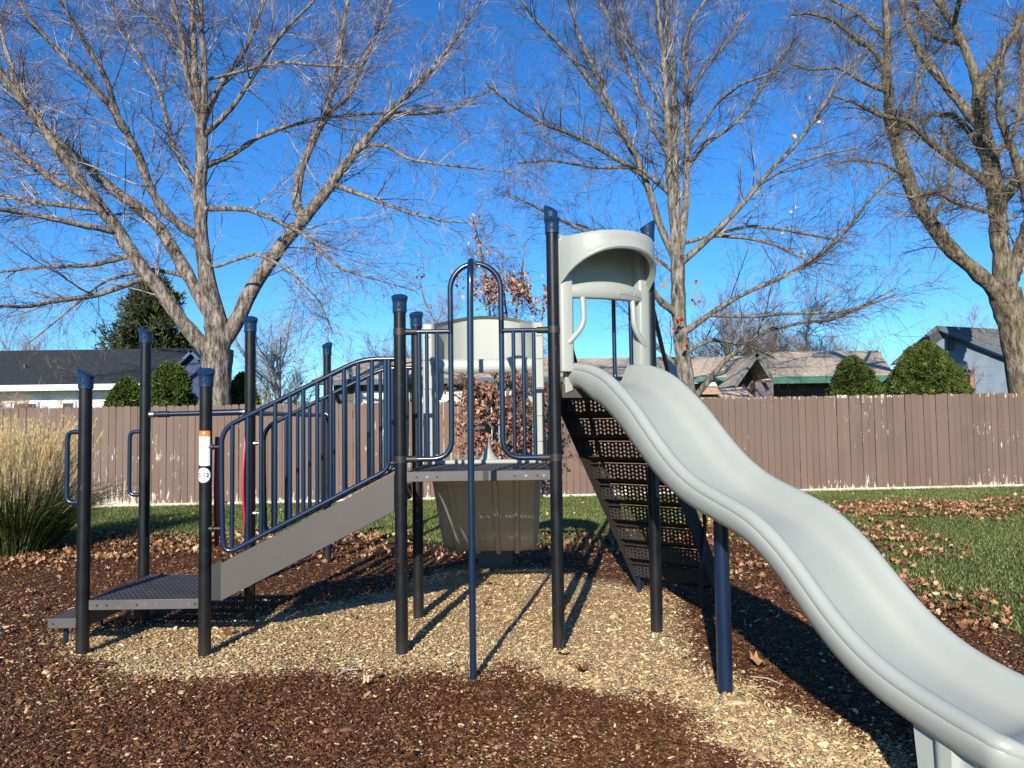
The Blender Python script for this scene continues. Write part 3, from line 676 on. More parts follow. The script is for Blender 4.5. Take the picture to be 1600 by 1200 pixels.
# -------- hood over the entry of the wave slide
HO = (P8 + P10) / 2
def Hd(u, d, z): return HO + SL * u + SD * d + Vector((0, 0, z))
def hood():
    HW = .385
    m = MB(); rows = []; n = 40
    def dep(q): return .30 * math.sqrt(max(0, 1 - abs(q) ** 2.3))
    # outer band (front face), lip and inside
    prof = []
    for i in range(n + 1):
        q = -1 + 2 * i / n; u = HW * q; d = .035 + dep(q); zt_ = 2.86 + .035 * (1 - q*q); zb = 2.54 + .235 * math.sqrt(max(0, 1 - abs(q) ** 2.2)); t = .03
        nx_, ny_ = q * .7, .75; di = max(.0, d - t); ui = u * (1 - t / HW)
        rows.append([Hd(u * .93, max(0, d - .05), zt_ + .018), Hd(u * .985, d - .012, zt_ + .010), Hd(u, d, zt_ - .012), Hd(u, d, (zt_ + zb) / 2 + .02), Hd(u, d + .002, zb + .045), Hd(u, d + .012, zb + .035), Hd(u, d + .016, zb + .012), Hd(u, d + .006, zb), Hd(ui, di, zb + .003), Hd(ui, di, zb + .03), Hd(ui, di, zt_ - .03), Hd(ui * .9, max(0, di - .06), zt_ - .018)])
    m.grid(rows)
    # roof sheets closing the top
    m.prism([Hd(-.37, -.02, 2.50), Hd(.37, -.02, 2.50), Hd(.37, -.02, 2.90), Hd(-.37, -.02, 2.90)], SD * -.03)
    top = [r[0] for r in rows]; bt = [r[-1] for r in rows]
    for L, z in ((top, 2.91), (bt, 2.865)):
        m.grid([L, [Hd(HW * .92 * (-1 + 2 * i / n), .0, z + .02 * (1 - (-1 + 2*i/n) ** 2)) for i in range(n + 1)]])
    h = m.build('slide_hood', M['plastic'], PS, angle=45)
    for sd in (-1, 1):     # side pillars
        m = MB(); m.prism([Hd(sd * .385, -.04, 1.925), Hd(sd * .385, .045, 1.925), Hd(sd * .36, .062, 1.925), Hd(sd * .295, .062, 1.925), Hd(sd * .285, .05, 1.925), Hd(sd * .285, -.04, 1.925)], (0, 0, .955)); m.build('pillar', M['plastic'], h, bevel=.008)
        m = MB(); m.tube(fillet([Hd(sd * .215, .06, 2.49), Hd(sd * .215, .075, 2.40), Hd(sd * .215, .08, 2.26), Hd(sd * .30, .06, 2.16), Hd(sd * .33, .05, 2.13)], .07, 6), .021, 12); m.build('hand_hold', M['plastic'], h)
        for z in (2.0, 2.75):
            m = MB(); m.tube([Hd(sd * .36, 0, z), Hd(sd * .41, 0, z)], .012, 8); m.build('bolt', M['steel'], h)
    m = MB(); rows = []; n = 24                # crossbar with embossed name
    for i in range(n + 1):
        q = -1 + 2 * i / n; u = .30 * q; k = 1 - q * q; d = .065 + .05 * k; z0 = 2.452; z1 = 2.545 + .035 * k
        rows.append([Hd(u, d, z0 + .012), Hd(u, d + .006, (z0 + z1) / 2), Hd(u, d, z1 - .012), Hd(u, d - .014, z1), Hd(u, d - .05, z1), Hd(u, d - .055, z0 + .01), Hd(u, d - .04, z0), Hd(u, d - .014, z0)])
    m.grid(rows, closed_v=True); m.quad(*rows[0]); m.quad(*rows[-1]); cb = m.build('crossbar', M['plastic'], h, angle=50)
    c = bpy.data.curves.new('t', 'FONT'); c.body = 'GAMETIME'; c.size = .042; c.align_x = 'CENTER'; c.align_y = 'CENTER'; c.extrude = .004; c.resolution_u = 2
    o = bpy.data.objects.new('t', c); COL.objects.link(o); me = bpy.data.meshes.new_from_object(o.evaluated_get(bpy.context.evaluated_depsgraph_get())); bpy.data.objects.remove(o)
    for v in me.vertices:
        u = .17 + v.co.x; q = u / .30; d = .065 + .05 * (1 - q*q) + .0045 + v.co.z; p = Hd(u, d, 2.508 + v.co.y - .012 * q); v.co = p
    me.materials.clear(); me.materials.append(M['plastic']); o = bpy.data.objects.new('embossed_name', me); COL.objects.link(o); o.parent = cb
    m = MB()
    for k in range(5): m.tube([Hd(.035, .114, 2.515), Hd(.035 + .018 * cos(2*pi*k/5 + .3), .113, 2.515 + .018 * sin(2*pi*k/5 + .3))], [.004, .002], 6)
    m.build('embossed_star', M['plastic'], cb)
hood()

# -------- perforated climber going down behind the tower
CA, CB_ = P9, P10; CL = (CB_ - CA).normalized(); CN = Vector((-CL.y, CL.x, 0)); CO = (CA + CB_) / 2
def Cc(u, n, z): return CO + CL * u + CN * n + Vector((0, 0, z))
def climber():
    Wd = .385; N = 9; run = 1.16; rise = 1.70; m = MB()
    # side plates follow the slope
    rows = None
    for k in range(N):
        z1 = 1.78 - k * rise / N; z0 = z1 - rise / N; n0 = .05 + k * run / N; n1 = n0 + run / N
        b = MB(); b.perf(Cc(-Wd, n0 + .035, z1 - .004), CL * 2 * Wd, Vector((0, 0, -(rise / N) * .68)) + CN * .02, 21, 4, .0112, .0112, .004, stagger=True)
        b.prism([Cc(-Wd, n0 - .02, z1), Cc(Wd, n0 - .02, z1), Cc(Wd, n0 + .04, z1), Cc(-Wd, n0 + .04, z1)], (0, 0, -.006))
        zz = z1 - rise / N * .68; b.prism([Cc(-Wd, n0 + .055, zz), Cc(Wd, n0 + .055, zz), Cc(Wd, n1 + .04, z0 + .012), Cc(-Wd, n1 + .04, z0 + .012)], (0, 0, -.006))
        b.build('climber_step', M['step'], cl_root, angle=30)
    for sd in (-1, 1):
        b = MB(); b.prism([Cc(sd * (Wd + .002), -.01, 1.80), Cc(sd * (Wd + .002), .10, 1.83), Cc(sd * (Wd + .002), run + .18, .12), Cc(sd * (Wd + .002), run + .12, .0), Cc(sd * (Wd + .002), run + .05, .0), Cc(sd * (Wd + .002), -.01, 1.66)], CL * (sd * .008)); b.build('side_plate', M['step'], cl_root)
        b = MB(); b.tube([Cc(sd * (Wd - .02), run + .02, -.15), Cc(sd * (Wd - .02), run + .02, .12)], .02, 12); b.build('climber_foot', M['navy'], cl_root)
        b = MB()   # handrail: up from the deck, over and down along the slope
        hu = sd * (Wd + .035)
        b.tube(fillet([Cc(hu, .0, 1.90), Cc(hu, .0, 2.45), Cc(hu, .08, 2.52), Cc(hu, run - .36, .93), Cc(hu, run - .24, .84), Cc(hu, run - .22, .66)] + ([Cc(hu, run - .32, .38), Cc(hu, run - .32, .02)] if sd > 0 else [Cc(hu, run - .2, .5)]), .06, 6), .0165, 12)
        b.build('climber_handrail', M['post'], cl_root)
M['step'] = mat_simple('step_metal', (.036, .030, .028), .75, .12, 7, .05, 120, spec=.2)
m = MB(); m.box(Cc(0, .02, 1.80), (.74, .03, .05), Matrix.Rotation(math.atan2(CL.y, CL.x), 3, 'Z')); cl_root = m.build('climber', M['step'], PS)
climber()
# guard loop beside the climber, seen through the hood
m = MB(); m.tube(fillet([Cc(.15, -.02, 2.62), Cc(.15, -.02, 1.98), Cc(.15, -.02, 1.90), Cc(.30, -.02, 1.90), Cc(.30, -.02, 2.62), ], .05, 6), .0165, 12); m.build('guard_loop', M['navy'], PS)
m = MB(); m.tube([Cc(-.32, -.02, 1.85), Cc(-.32, -.02, 2.95)], .0165, 12); m.tube([Cc(-.25, -.02, 1.85), Cc(-.25, -.02, 2.62)], .0165, 12); m.build('guard_loop', M['navy'], PS)
m = MB(); m.box((P10.x + .02, P10.y - .047, 1.10), (.03, .012, .2)); m.build('post_bracket', M['rim'], PS, bevel=.003)

# -------- double slide at the back with its hood
def back_slide():
    xc = -.235; HWd = .47
    path = np.array([(6.36,1.30),(6.5,1.28),(6.7,1.20),(6.95,1.03),(7.2,.84),(7.45,.68),(7.7,.57),(7.95,.50),(8.2,.465),(8.5,.45),(8.75,.445)])
    m = MB(); rows = []
    prof = [(-1.0, 0), (-.96, .015), (-.92, 0), (-.88, -.08), (-.78, -.12), (-.12, -.12), (-.06, -.08), (0, -.03), (.06, -.08), (.12, -.12), (.78, -.12), (.88, -.08), (.92, 0), (.96, .015), (1.0, 0), (1.02, -.07), (.99, -.13), (.9, -.17), (.62, -.18), (.60, -.20), (.52, -.20), (.50, -.18), (.22, -.18), (.20, -.20), (.12, -.20), (.10, -.18), (-.22, -.18), (-.24, -.20), (-.32, -.20), (-.34, -.18), (-.6, -.18), (-.62, -.2), (-.7, -.2), (-.72, -.18), (-.9, -.17), (-.99, -.13), (-1.02, -.07)]
    for yy in np.linspace(6.40, 8.75, 50):
        z = np.interp(yy, path[:,0], path[:,1]); z = (z + np.interp(yy-.1, path[:,0], path[:,1]) + np.interp(yy+.1, path[:,0], path[:,1])) / 3
        k = 1 + .45 * math.exp(-((yy - 7.7) / .6) ** 2)
        rows.append([P3(xc + u * HWd, yy, z + v * (k if v < -.1 else 1)) for u, v in prof])
    m.grid(rows, closed_v=True); m.quad(*rows[0]); m.quad(*rows[-1]); o = m.build('double_slide', M['plastic'], PS, angle=35)
    m = MB(); m.prism([P3(xc - .17 + .0, 8.45, -.02), P3(xc + .22, 8.45, -.02), P3(xc + .22, 8.45, .32), P3(xc - .17, 8.45, .32)], (0, .2, 0)); m.build('slide_foot', M['rim'], o, bevel=.01)  # dark rim material puts the shade beneath the slide into the foot's colour
    m = MB(); rows = []     # horn shaped divider at the top
    for k in range(13):
        q = k / 12; w = .012 + .085 * (1 - q) ** 2.6; t = .02 + .05 * (1 - q); z = 1.255 + .20 * q
        rows.append([P3(xc + .03 + w * cos(a), 6.48 + t * sin(a) + .03 * q, z) for a in np.linspace(0, 2*pi, 13)[:-1]])
    m.grid(rows, closed_v=True); m.quad(*rows[-1]); m.build('divider', M['plastic'], o)
    m = MB(); m.box((xc, 6.40, 1.25), (.94, .05, .035)); m.build('entry_lip', M['plastic'], o, bevel=.01)
    return o
back_slide()
def back_hood():
    xc = -.235; m = MB(); n = 36; rows = []
    def B(x, d, z): return P3(xc + x, 6.36 + d, z)
    HWd = .475
    for i in range(n + 1):
        q = -1 + 2 * i / n; d = .42 * (1 - abs(q) ** 3.2) ** .6 if abs(q) < 1 else 0; x = HWd * q; zt_ = 2.41 + .105 * (1 - abs(q) ** 2.2); zb = 2.06 - .02 * (1 - q*q)
        rows.append([B(x * .95, d * .9, zt_), B(x, d, zt_ - .012), B(x, d, zt_ - .06), B(x * 1.0, d, 2.2), B(x, d + .005, zb + .04), B(x, d, zb), B(x * .94, d - .03, zb), B(x * .945, d - .03, 2.2), B(x * .945, d - .03, zt_ - .03), B(x * .93, d * .85 - .02, zt_ - .006)])
    m.grid(rows, closed_v=True); h = m.build('slide_hood', M['plastic'], PS, angle=45)
    for sd in (-1, 1):
        m = MB(); m.prism([B(sd * .50, -.045, 1.28), B(sd * .50, .06, 1.28), B(sd * .41, .06, 1.28), B(sd * .40, -.02, 1.28), B(sd * .425, -.045, 1.28)], (0, 0, 1.12)); pl = m.build('pillar', M['plastic'], h, bevel=.012)
        for z in (1.42, 1.63, 1.86, 2.10, 2.29):
            b = MB(); b.box(B(sd * .462, -.048, z), (.05, .012, .012)); b.build('rib', M['plastic'], pl, bevel=.003)
        b = MB(); b.tube(fillet([B(sd * .35, .01, 2.06), B(sd * .35, .02, 1.82), B(sd * .41, .02, 1.74)], .06), .02, 10); b.build('hand_hold', M['plastic'], h)
    m = MB(); rows = []
    for i in range(25):
        q = -1 + 2 * i / 24; x = .40 * q; z0 = 2.0 - .015 * (1 - q*q); z1 = 2.10; d = .0
        rows.append([B(x, d - .03, z0 + .012), B(x, d - .035, z0 + .03), B(x, d - .03, z0 + .034), B(x, d - .034, z1 - .02), B(x, d - .02, z1), B(x, d + .03, z1), B(x, d + .035, z0 + .01), B(x, d - .015, z0)])
    m.grid(rows, closed_v=True); m.quad(*rows[0]); m.quad(*rows[-1]); m.build('crossbar', M['plastic'], h, angle=40)
back_hood()

# ============================================================ VEGETATION
def tubes_np(P, Rr, n):
    # P (N,K,3) polylines, Rr (N,K) radii -> verts, faces
    N, K, _ = P.shape; T = np.empty_like(P); T[:,1:-1] = P[:,2:] - P[:,:-2]; T[:,0] = P[:,1] - P[:,0]; T[:,-1] = P[:,-1] - P[:,-2]
    T /= np.linalg.norm(T, axis=2, keepdims=True) + 1e-9
    ref = np.zeros((N,1,3)); up = np.abs(T[:,:1,2:3]) < .9; ref = np.where(up, np.array([0,0,1.]), np.array([0,1.,0]))
    U = np.cross(T, np.broadcast_to(ref, T.shape)); U /= np.linalg.norm(U, axis=2, keepdims=True) + 1e-9; Vv = np.cross(T, U)
    a = np.arange(n) * 2 * pi / n
    V = P[:,:,None,:] + Rr[:,:,None,None] * (U[:,:,None,:] * np.cos(a)[None,None,:,None] + Vv[:,:,None,:] * np.sin(a)[None,None,:,None])
    I = np.arange(N*K*n).reshape(N, K, n); A = I[:,:-1,:]; B = np.roll(I, -1, axis=2)[:,:-1,:]; C = np.roll(I, -1, axis=2)[:,1:,:]; D = I[:,1:,:]
    return V.reshape(-1,3), np.stack([A,B,C,D], -1).reshape(-1,4)
def resample(pts, rad, K, jit, r):
    pts = np.array(pts, float); rad = np.array(rad, float); d = np.concatenate([[0], np.cumsum(np.linalg.norm(np.diff(pts, axis=0), axis=1))]); t = np.linspace(0, d[-1], K)
    # catmull-like smoothing by blending shifted interpolation
    P = np.zeros((K,3)); h = d[-1] / max(4, len(pts)) * .25
    for o, w in ((-h,.25),(0,.5),(h,.25)):
        tt = np.clip(t + o, 0, d[-1]); P += w * np.stack([np.interp(tt, d, pts[:,i]) for i in range(3)], 1)
    P[0], P[-1] = pts[0], pts[-1]; rr = np.interp(t, d, rad)
    j = r.normal(0, jit, (K,3)) * rr[:,None]; j[0] = 0; P += j; return P, rr
def screen(P):
    q = np.asarray(P, float) - np.array([0, 0, CAM_H]); z = q @ _fw; return np.stack([800 + FPX * (q @ _r) / z, 600 - FPX * (q @ _u) / z], 1)
def px_limb(spec, Yb, sc=1.0, built=None):
    # [(px, py, width_px), ...], depth change at the end in metres
    pts, dY = spec; n = len(pts)
    if built:      # a limb starts on the axis of the one it grows from
        allp = np.concatenate(built); d = np.linalg.norm(screen(allp) - np.array(pts[0][:2]), axis=1); j = int(np.argmin(d)); Ys = allp[j][1]; dY = (Ys - Yb, dY[1]); pts = list(pts); pj = screen(allp[j][None])[0]; pts[0] = (pj[0], pj[1], pts[0][2]) if d[j] < 40 else pts[0]
    n = len(pts); out = []; rad = []
    for i, (x, y, w) in enumerate(pts):
        Y = Yb + dY[0] + (dY[1] - dY[0]) * i / (n - 1); out.append(W(x, y, Y)); rad.append(max(.006, w * Y / FPX / 2 * sc * (.82 + .18 * min(1, 12 / w))))
    return out, rad
def children(P, Rr, n, r, t0=.2, t1=1.0, ang=(25, 60), length=(.5, 1.2), K=6, rf=(.35, .6), up=.15, wob=.18, rmin=.002, lenpow=True, sag=0.0, tipr=.35):
    # sample n children along parents P (N,K,3)
    N, KK, _ = P.shape; L = np.linalg.norm(np.diff(P, axis=1), axis=2).sum(1); p = L / L.sum(); idx = r.choice(N, n, p=p); t = t0 + (t1 - t0) * r.random(n) ** .85
    f = t * (KK - 1); i0 = np.minimum(f.astype(int), KK - 2); fr = (f - i0)[:,None]
    base = P[idx,i0] * (1 - fr) + P[idx,i0+1] * fr; tan_ = P[idx,i0+1] - P[idx,i0]; tan_ /= np.linalg.norm(tan_, axis=1, keepdims=True) + 1e-9
    pr = Rr[idx,i0] * (1 - fr[:,0]) + Rr[idx,i0+1] * fr[:,0]
    rv = r.normal(0, 1, (n,3)); rv -= tan_ * (rv * tan_).sum(1, keepdims=True); rv /= np.linalg.norm(rv, axis=1, keepdims=True) + 1e-9
    a = np.radians(r.uniform(ang[0], ang[1], n))[:,None]; d = tan_ * np.cos(a) + rv * np.sin(a); d[:,2] += up; d /= np.linalg.norm(d, axis=1, keepdims=True)
    ln = r.uniform(length[0], length[1], n) * (1.15 - .55 * t); st = ln / (K - 1)
    Q = np.zeros((n, K, 3)); Q[:,0] = base
    for k in range(1, K):
        d = d + r.normal(0, wob, (n,3)); d[:,2] += up * .35 - sag * k / K; d /= np.linalg.norm(d, axis=1, keepdims=True); Q[:,k] = Q[:,k-1] + d * st[:,None]
    rb = np.maximum(rmin, pr * r.uniform(rf[0], rf[1], n)); prof = np.linspace(1, tipr, K)
    return Q, np.maximum(rmin * .7, rb[:,None] * prof[None])
def bark_mat(name, a, b, c, scale=9, moss=None):
    t = NT(name); v = t.coords(scale=(1,1,.28)); n1 = t.noise(v, scale, 6, .72); n2 = t.noise(v, scale * 3.5, 3, .6)
    cc = t.ramp(n1, [(.38, a), (.5, b), (.62, c)])
    if moss: cc = t.mix(t.ramp(t.noise(t.coords(), 2.2, 4, .7), [(.5, (0,0,0)), (.68, (.6,.6,.6))]), cc, moss)
    t.col(cc); t.set(Roughness=.9); t.b.inputs['Specular IOR Level'].default_value = .15
    t.bump(t.math('ADD', n1, t.math('MULTIPLY', n2, .5)), 1.0, .05); return t.m
def twig_mat(name, stops):
    t = NT(name); v = t.coords(); t.col(t.ramp(t.noise(v, 2.4, 3), stops)); t.set(Roughness=.75); t.b.inputs['Specular IOR Level'].default_value = .3; return t.m
def big_tree(name, label, Yb, trunk, limbs, seed, mats, n1, n2, n3, tw=None, lens=((1.2,3.0),(.5,1.3),(.2,.55)), up=(.15,.1,.05), sag=(0,0,0), buds=0, budmat=None, sc=1.0, wob=.18, ang=((25,60),(25,65),(25,70)), group=None, cat='tree', flare=1.25):
    r = np.random.default_rng(seed); rr = np.random.default_rng(seed + 1)
    tp, tr = px_limb(trunk, Yb, sc); base = tp[0].copy(); gx, gy = base.x, base.y
    root = empty(name, (gx, gy, 0), label, cat, group)
    pts = [Vector((gx, gy, -.3))] + tp; rad = [tr[0] * flare] + tr
    P, q = resample(pts, rad, 26, .03, r)
    V, F = tubes_np(P[None], q[None] * (1 + .05 * r.normal(0, 1, 26))[None], 28)
    ang_ = np.tile(np.arange(28), 26); cen = np.repeat(P, 28, 0)      # fluted, uneven trunk
    V = cen + (V - cen) * (1 + .05 * np.sin(ang_ * 2*pi/28 * 3 + cen[:,2] * .8) + .035 * np.sin(ang_ * 2*pi/28 * 7 + cen[:,2] * 2.3))[:,None]
    npmesh('trunk', V, F, mats[0], root, smooth=True)
    LP, LR = [], []; K = 30
    built = [P[10:]] 
    for sp in limbs:
        p, q = px_limb(sp, Yb, sc, built); P, q = resample(p, q, K, .05, r); built.append(P); LP.append(P); LR.append(q)
    for P, q in zip(LP, LR):
        V, F = tubes_np(P[None], q[None] * (1 + .06 * r.normal(0, 1, K))[None], 14); npmesh('limb', V, F, mats[0], root, smooth=True)
    LP, LR = np.array(LP), np.array(LR)
    A, Ar = children(LP, LR, n1, r, .18, 1, ang[0], lens[0], 9, (.18,.38), up[0], wob * .55, .005, sag=sag[0], tipr=.22); Ar = np.minimum(Ar, .017 * np.linspace(1, .3, 9))
    B, Br = children(A, Ar, n2, r, .12, 1, ang[1], lens[1], 7, (.35,.6), up[1], wob * .6, .0032, sag=sag[1])
    B0, B0r = children(LP, LR, n2 // 5, r, .25, 1, ang[1], lens[1], 7, (.12,.25), up[1], wob * .6, .0032, sag=sag[1]); B0r = np.minimum(B0r, .007)
    B = np.concatenate([B, B0]); Br = np.concatenate([Br, B0r])
    C, Cr = children(B, Br, n3, r, .1, 1, ang[2], lens[2], 5, (.45,.7), up[2], wob * .9, .002, sag=sag[2])
    V1, F1 = tubes_np(A, Ar, 6); V2, F2 = tubes_np(B, Br, 4); V3, F3 = tubes_np(C, Cr, 3)
    V = np.concatenate([V1, V2, V3]); F = np.concatenate([F1, F2 + len(V1), F3 + len(V1) + len(V2)])
    npmesh('crown', V, F, mats[1], root, smooth=True)
    if buds:
        D, _ = children(C, Cr, buds, r, .35, 1, (20, 70), (.012, .03), 2, (1, 1), 0, .3, .003)
        V, F = tubes_np(D, np.stack([np.full(buds, .004), np.full(buds, .0075)], 1), 3); npmesh('buds', V, F, budmat, root)
    return root, LP, LR, C
M['bark1'] = bark_mat('maple_bark', (.045,.036,.030), (.19,.158,.132), (.36,.315,.27), 11)
M['bark2'] = bark_mat('oak_bark', (.05,.042,.035), (.19,.165,.14), (.35,.315,.27), 12, moss=(.20,.19,.12))
M['bark3'] = bark_mat('old_bark', (.045,.034,.024), (.15,.12,.085), (.29,.245,.18), 11, moss=(.19,.18,.09))
M['twig1'] = twig_mat('maple_twigs', [(.44, (.06,.042,.042)), (.5, (.15,.115,.11)), (.60, (.44,.39,.365))])
M['twig2'] = twig_mat('oak_twigs', [(.44, (.05,.038,.032)), (.52, (.12,.095,.083)), (.62, (.36,.32,.29))])
M['twig3'] = twig_mat('old_twigs', [(.42, (.06,.045,.035)), (.5, (.14,.11,.08)), (.62, (.34,.29,.22))])
M['bud'] = twig_mat('red_buds', [(.3, (.10,.035,.045)), (.7, (.24,.09,.09))])
L = lambda d, *p: (list(p), (d[0], d[1]))
# --- left maple
T1 = L((0,0), (336,640,64), (338,600,60), (338,570,64), (340,545,62))
MAPLE = [
 L((0,-.6), (345,560,52), (338,500,42), (322,430,33), (314,370,31), (312,300,27), (316,240,24), (312,180,20), (304,130,17), (302,60,13), (300,0,11), (300,-70,7)),
 L((-.1,-1.4), (316,225,16), (320,160,12), (319,100,11), (315,50,10), (313,0,9), (312,-60,6)),
 L((0,-1.6), (326,565,36), (292,512,31), (257,462,29), (217,412,28), (172,342,26), (130,290,24), (95,240,21), (60,190,18), (25,145,16), (-10,100,14), (-50,50,10)),
 L((.2,1.6), (335,500,30), (318,475,27), (286,415,25), (247,352,24), (205,315,21), (173,296,19), (125,250,15), (85,213,13), (50,180,11), (20,120,9), (5,60,7), (-10,0,5)),
 L((-.1,-2.6), (322,368,24), (290,360,21), (256,330,19), (232,290,17), (216,240,16), (196,205,15), (180,176,14), (160,150,12), (130,118,10), (95,85,9), (62,48,8), (28,0,6), (10,-40,4)),
 L((-1.4,-3.0), (181,178,11), (166,122,9), (141,82,8), (115,38,7), (92,0,6), (75,-40,4)),
 L((0,.9), (352,560,40), (372,495,32), (399,442,30), (430,395,28), (468,350,27), (500,310,23), (530,270,19), (565,225,16), (600,185,13), (640,145,11), (682,100,8), (720,50,6), (752,0,4)),
 L((.3,1.8), (466,350,22), (462,312,18), (468,270,16), (490,215,14), (509,185,12), (520,140,10), (530,80,9), (541,20,8), (548,-40,6)),
 L((1.2,2.4), (510,186,10), (545,150,9), (570,90,8), (594,45,6), (612,0,5)),
 L((-.2,1.5), (318,268,12), (340,252,11), (370,238,10), (402,214,9), (450,197,8), (510,183,6), (600,176,5), (690,168,3)),
 L((-.9,-2.8), (176,370,12), (130,352,11), (60,337,9), (0,327,8), (-60,318,6)),
 L((-.9,.2), (152,334,11), (90,320,9), (50,315,8), (0,304,7), (-50,300,5)),
 L((-.6,-1.5), (205,404,9), (140,415,8), (60,418,6), (0,425,4)),
 L((-.4,-3.0), (222,440,11), (150,462,9), (90,470,8), (40,480,7), (0,478,5), (-50,480,4)),
 L((-1.0,.6), (140,302,15), (100,293,14), (42,250,12), (0,212,11), (-50,178,8)),
 L((-.2,-2.0), (322,330,10), (385,326,9), (420,340,8), (470,362,7), (530,420,5), (585,436,3), (650,455,2)),
 L((.6,2.2), (307,295,11), (284,252,10), (270,225,9), (256,170,8), (245,130,8), (220,90,7), (190,45,5), (170,0,4)),
 L((-.2,.8), (304,135,11), (282,82,9), (255,42,8), (206,0,6)),
 L((-.3,-1.2), (312,190,11), (292,120,10), (285,62,9), (270,0,8), (262,-40,6)),
 L((.0,1.6), (316,190,11), (345,130,10), (376,90,9), (396,50,8), (412,0,6)),
 L((-.2,-1.4), (318,220,10), (366,165,9), (402,108,8), (440,52,6), (492,0,5)),
 L((.1,-.8), (300,130,6), (390,108,6), (440,97,6), (500,102,5), (560,104,3)),
 L((.5,-1.4), (520,290,10), (580,310,8), (630,330,5), (690,345,4), (760,350,2)),
 L((.9,2.6), (605,180,7), (660,178,6), (710,172,5), (775,135,3)),
 L((.8,.0), (560,240,8), (600,225,7), (640,250,5), (700,258,4), (800,270,2)),
 L((.1,2.4), (326,480,9), (290,430,8), (230,420,7), (160,440,5), (90,500,3), (40,540,2)),
 L((0,-2.4), (300,395,9), (330,420,6), (400,395,6), (450,420,5), (500,470,3), (520,520,2)),
]
mt1, LP1, LR1, C1 = big_tree('maple_tree', 'large bare multi stemmed maple rising behind the fence left of the playground', 17.6, T1, MAPLE, 11, (M['bark1'], M['twig1']), 480, 4300, 21000,
    lens=((1.0,3.0),(.5,1.4),(.16,.5)), up=(.12,.02,-.04), sag=(.05,.12,.16), buds=34000, budmat=M['bud'], sc=.84)
# --- middle oak
T2 = L((0,0), (1078,640,36), (1072,590,33), (1065,540,30), (1061,490,29), (1059,430,29), (1059,400,26))
OAK = [
 L((0,-.4), (1055,410,18), (1050,330,16), (1045,260,14), (1043,180,12), (1040,130,11), (1035,80,9), (1030,30,8), (1022,-40,6)),
 L((0,.5), (1060,410,17), (1057,300,13), (1053,200,12), (1052,120,10), (1045,50,8), (1038,-30,6)),
 L((0,.9), (1066,410,17), (1072,320,13), (1073,240,11), (1074,150,10), (1070,80,8), (1076,40,8), (1096,10,6), (1120,-30,5)),
 L((0,-.8), (1052,420,14), (1030,350,14), (1015,300,13), (1003,265,13), (975,210,12), (955,170,10), (935,120,9), (905,60,7), (890,0,5), (885,-40,4)),
 L((-.4,-1.6), (970,195,8), (920,125,7), (875,70,6), (835,30,5), (808,-10,4)),
 L((-.3,-2.6), (1005,275,8), (950,240,8), (895,210,7), (850,195,6), (800,165,5), (760,130,3)),
 L((.1,1.4), (1042,245,8), (1015,190,7), (995,140,7), (975,90,6), (955,40,6), (935,0,5), (925,-40,4)),
 L((0,-1.2), (1066,415,13), (1100,380,12), (1125,355,11), (1160,320,9), (1200,270,8), (1250,220,7), (1290,160,6), (1312,120,5), (1370,60,3)),
 L((0,-2.6), (1070,520,13), (1110,490,10), (1160,460,8), (1240,425,8), (1300,385,7), (1330,350,6), (1360,310,5), (1400,270,4)),
 L((0,-1.8), (1076,635,14), (1110,592,11), (1135,560,9), (1200,515,8), (1250,505,6), (1300,500,6), (1360,475,4), (1400,460,3)),
 L((0,-1.5), (1062,495,14), (1030,470,12), (1015,445,10), (985,412,7), (930,370,6), (850,330,5), (790,300,3)),
 L((0,1.8), (1057,430,7), (1022,400,6), (1000,380,5), (960,370,4), (900,350,3)),
 L((-.4,-2.8), (1105,494,7), (1180,495,6), (1230,490,5), (1330,487,4), (1400,450,2)),
 L((0,1.2), (1068,590,7), (1035,550,6), (1020,540,5), (1000,500,4)),
 L((0,2.0), (1068,385,7), (1120,366,6), (1170,352,6), (1230,360,5), (1280,370,4), (1330,380,2)),
 L((0,-.8), (1112,372,7), (1170,372,6), (1220,385,5), (1268,410,3)),
 L((0,1.8), (1068,270,8), (1100,226,8), (1140,200,7), (1170,170,6), (1200,120,5), (1240,60,4)),
 L((.2,2.2), (1074,150,7), (1100,110,6), (1130,75,5), (1165,20,4)),
 L((0,-1.6), (1072,225,6), (1120,160,5), (1160,130,5), (1220,110,3)),
 L((0,-2.2), (1048,300,7), (1000,262,6), (930,262,5), (860,250,4), (810,255,3)),
 L((0,1.0), (1046,180,7), (1005,110,6), (975,50,5), (962,0,4)),
 L((0,1.5), (1066,560,8), (1110,530,7), (1170,540,5), (1210,560,3)),
 L((-.6,-2.4), (1185,290,5), (1230,262,4), (1290,240,4), (1350,230,2)),
]
ot, LP2, LR2, C2 = big_tree('oak_tree', 'slender bare oak with a few orange leaves rising behind the slide tower', 17.2, T2, OAK, 21, (M['bark2'], M['twig2']), 380, 3400, 15500,
    lens=((.8,2.3),(.4,1.2),(.18,.5)), up=(.14,.04,.0), sag=(.02,.05,.08), wob=.2, sc=.86, flare=1.1)
M['oakleaf'] = leaf_mat('oak_leaf', [(0, (.35,.07,.02)), (.5, (.5,.18,.06)), (1, (.65,.5,.32))])
lp = [(1091,440), (1028,415), (1043,437), (1083,474), (1090,468), (1060,500), (1053,517), (1071,538), (1240,334), (1220,360), (1252,393), (1058,505), (1276,188), (1240,100), (1260,150), (1245,12), (820,285), (1233,205)]
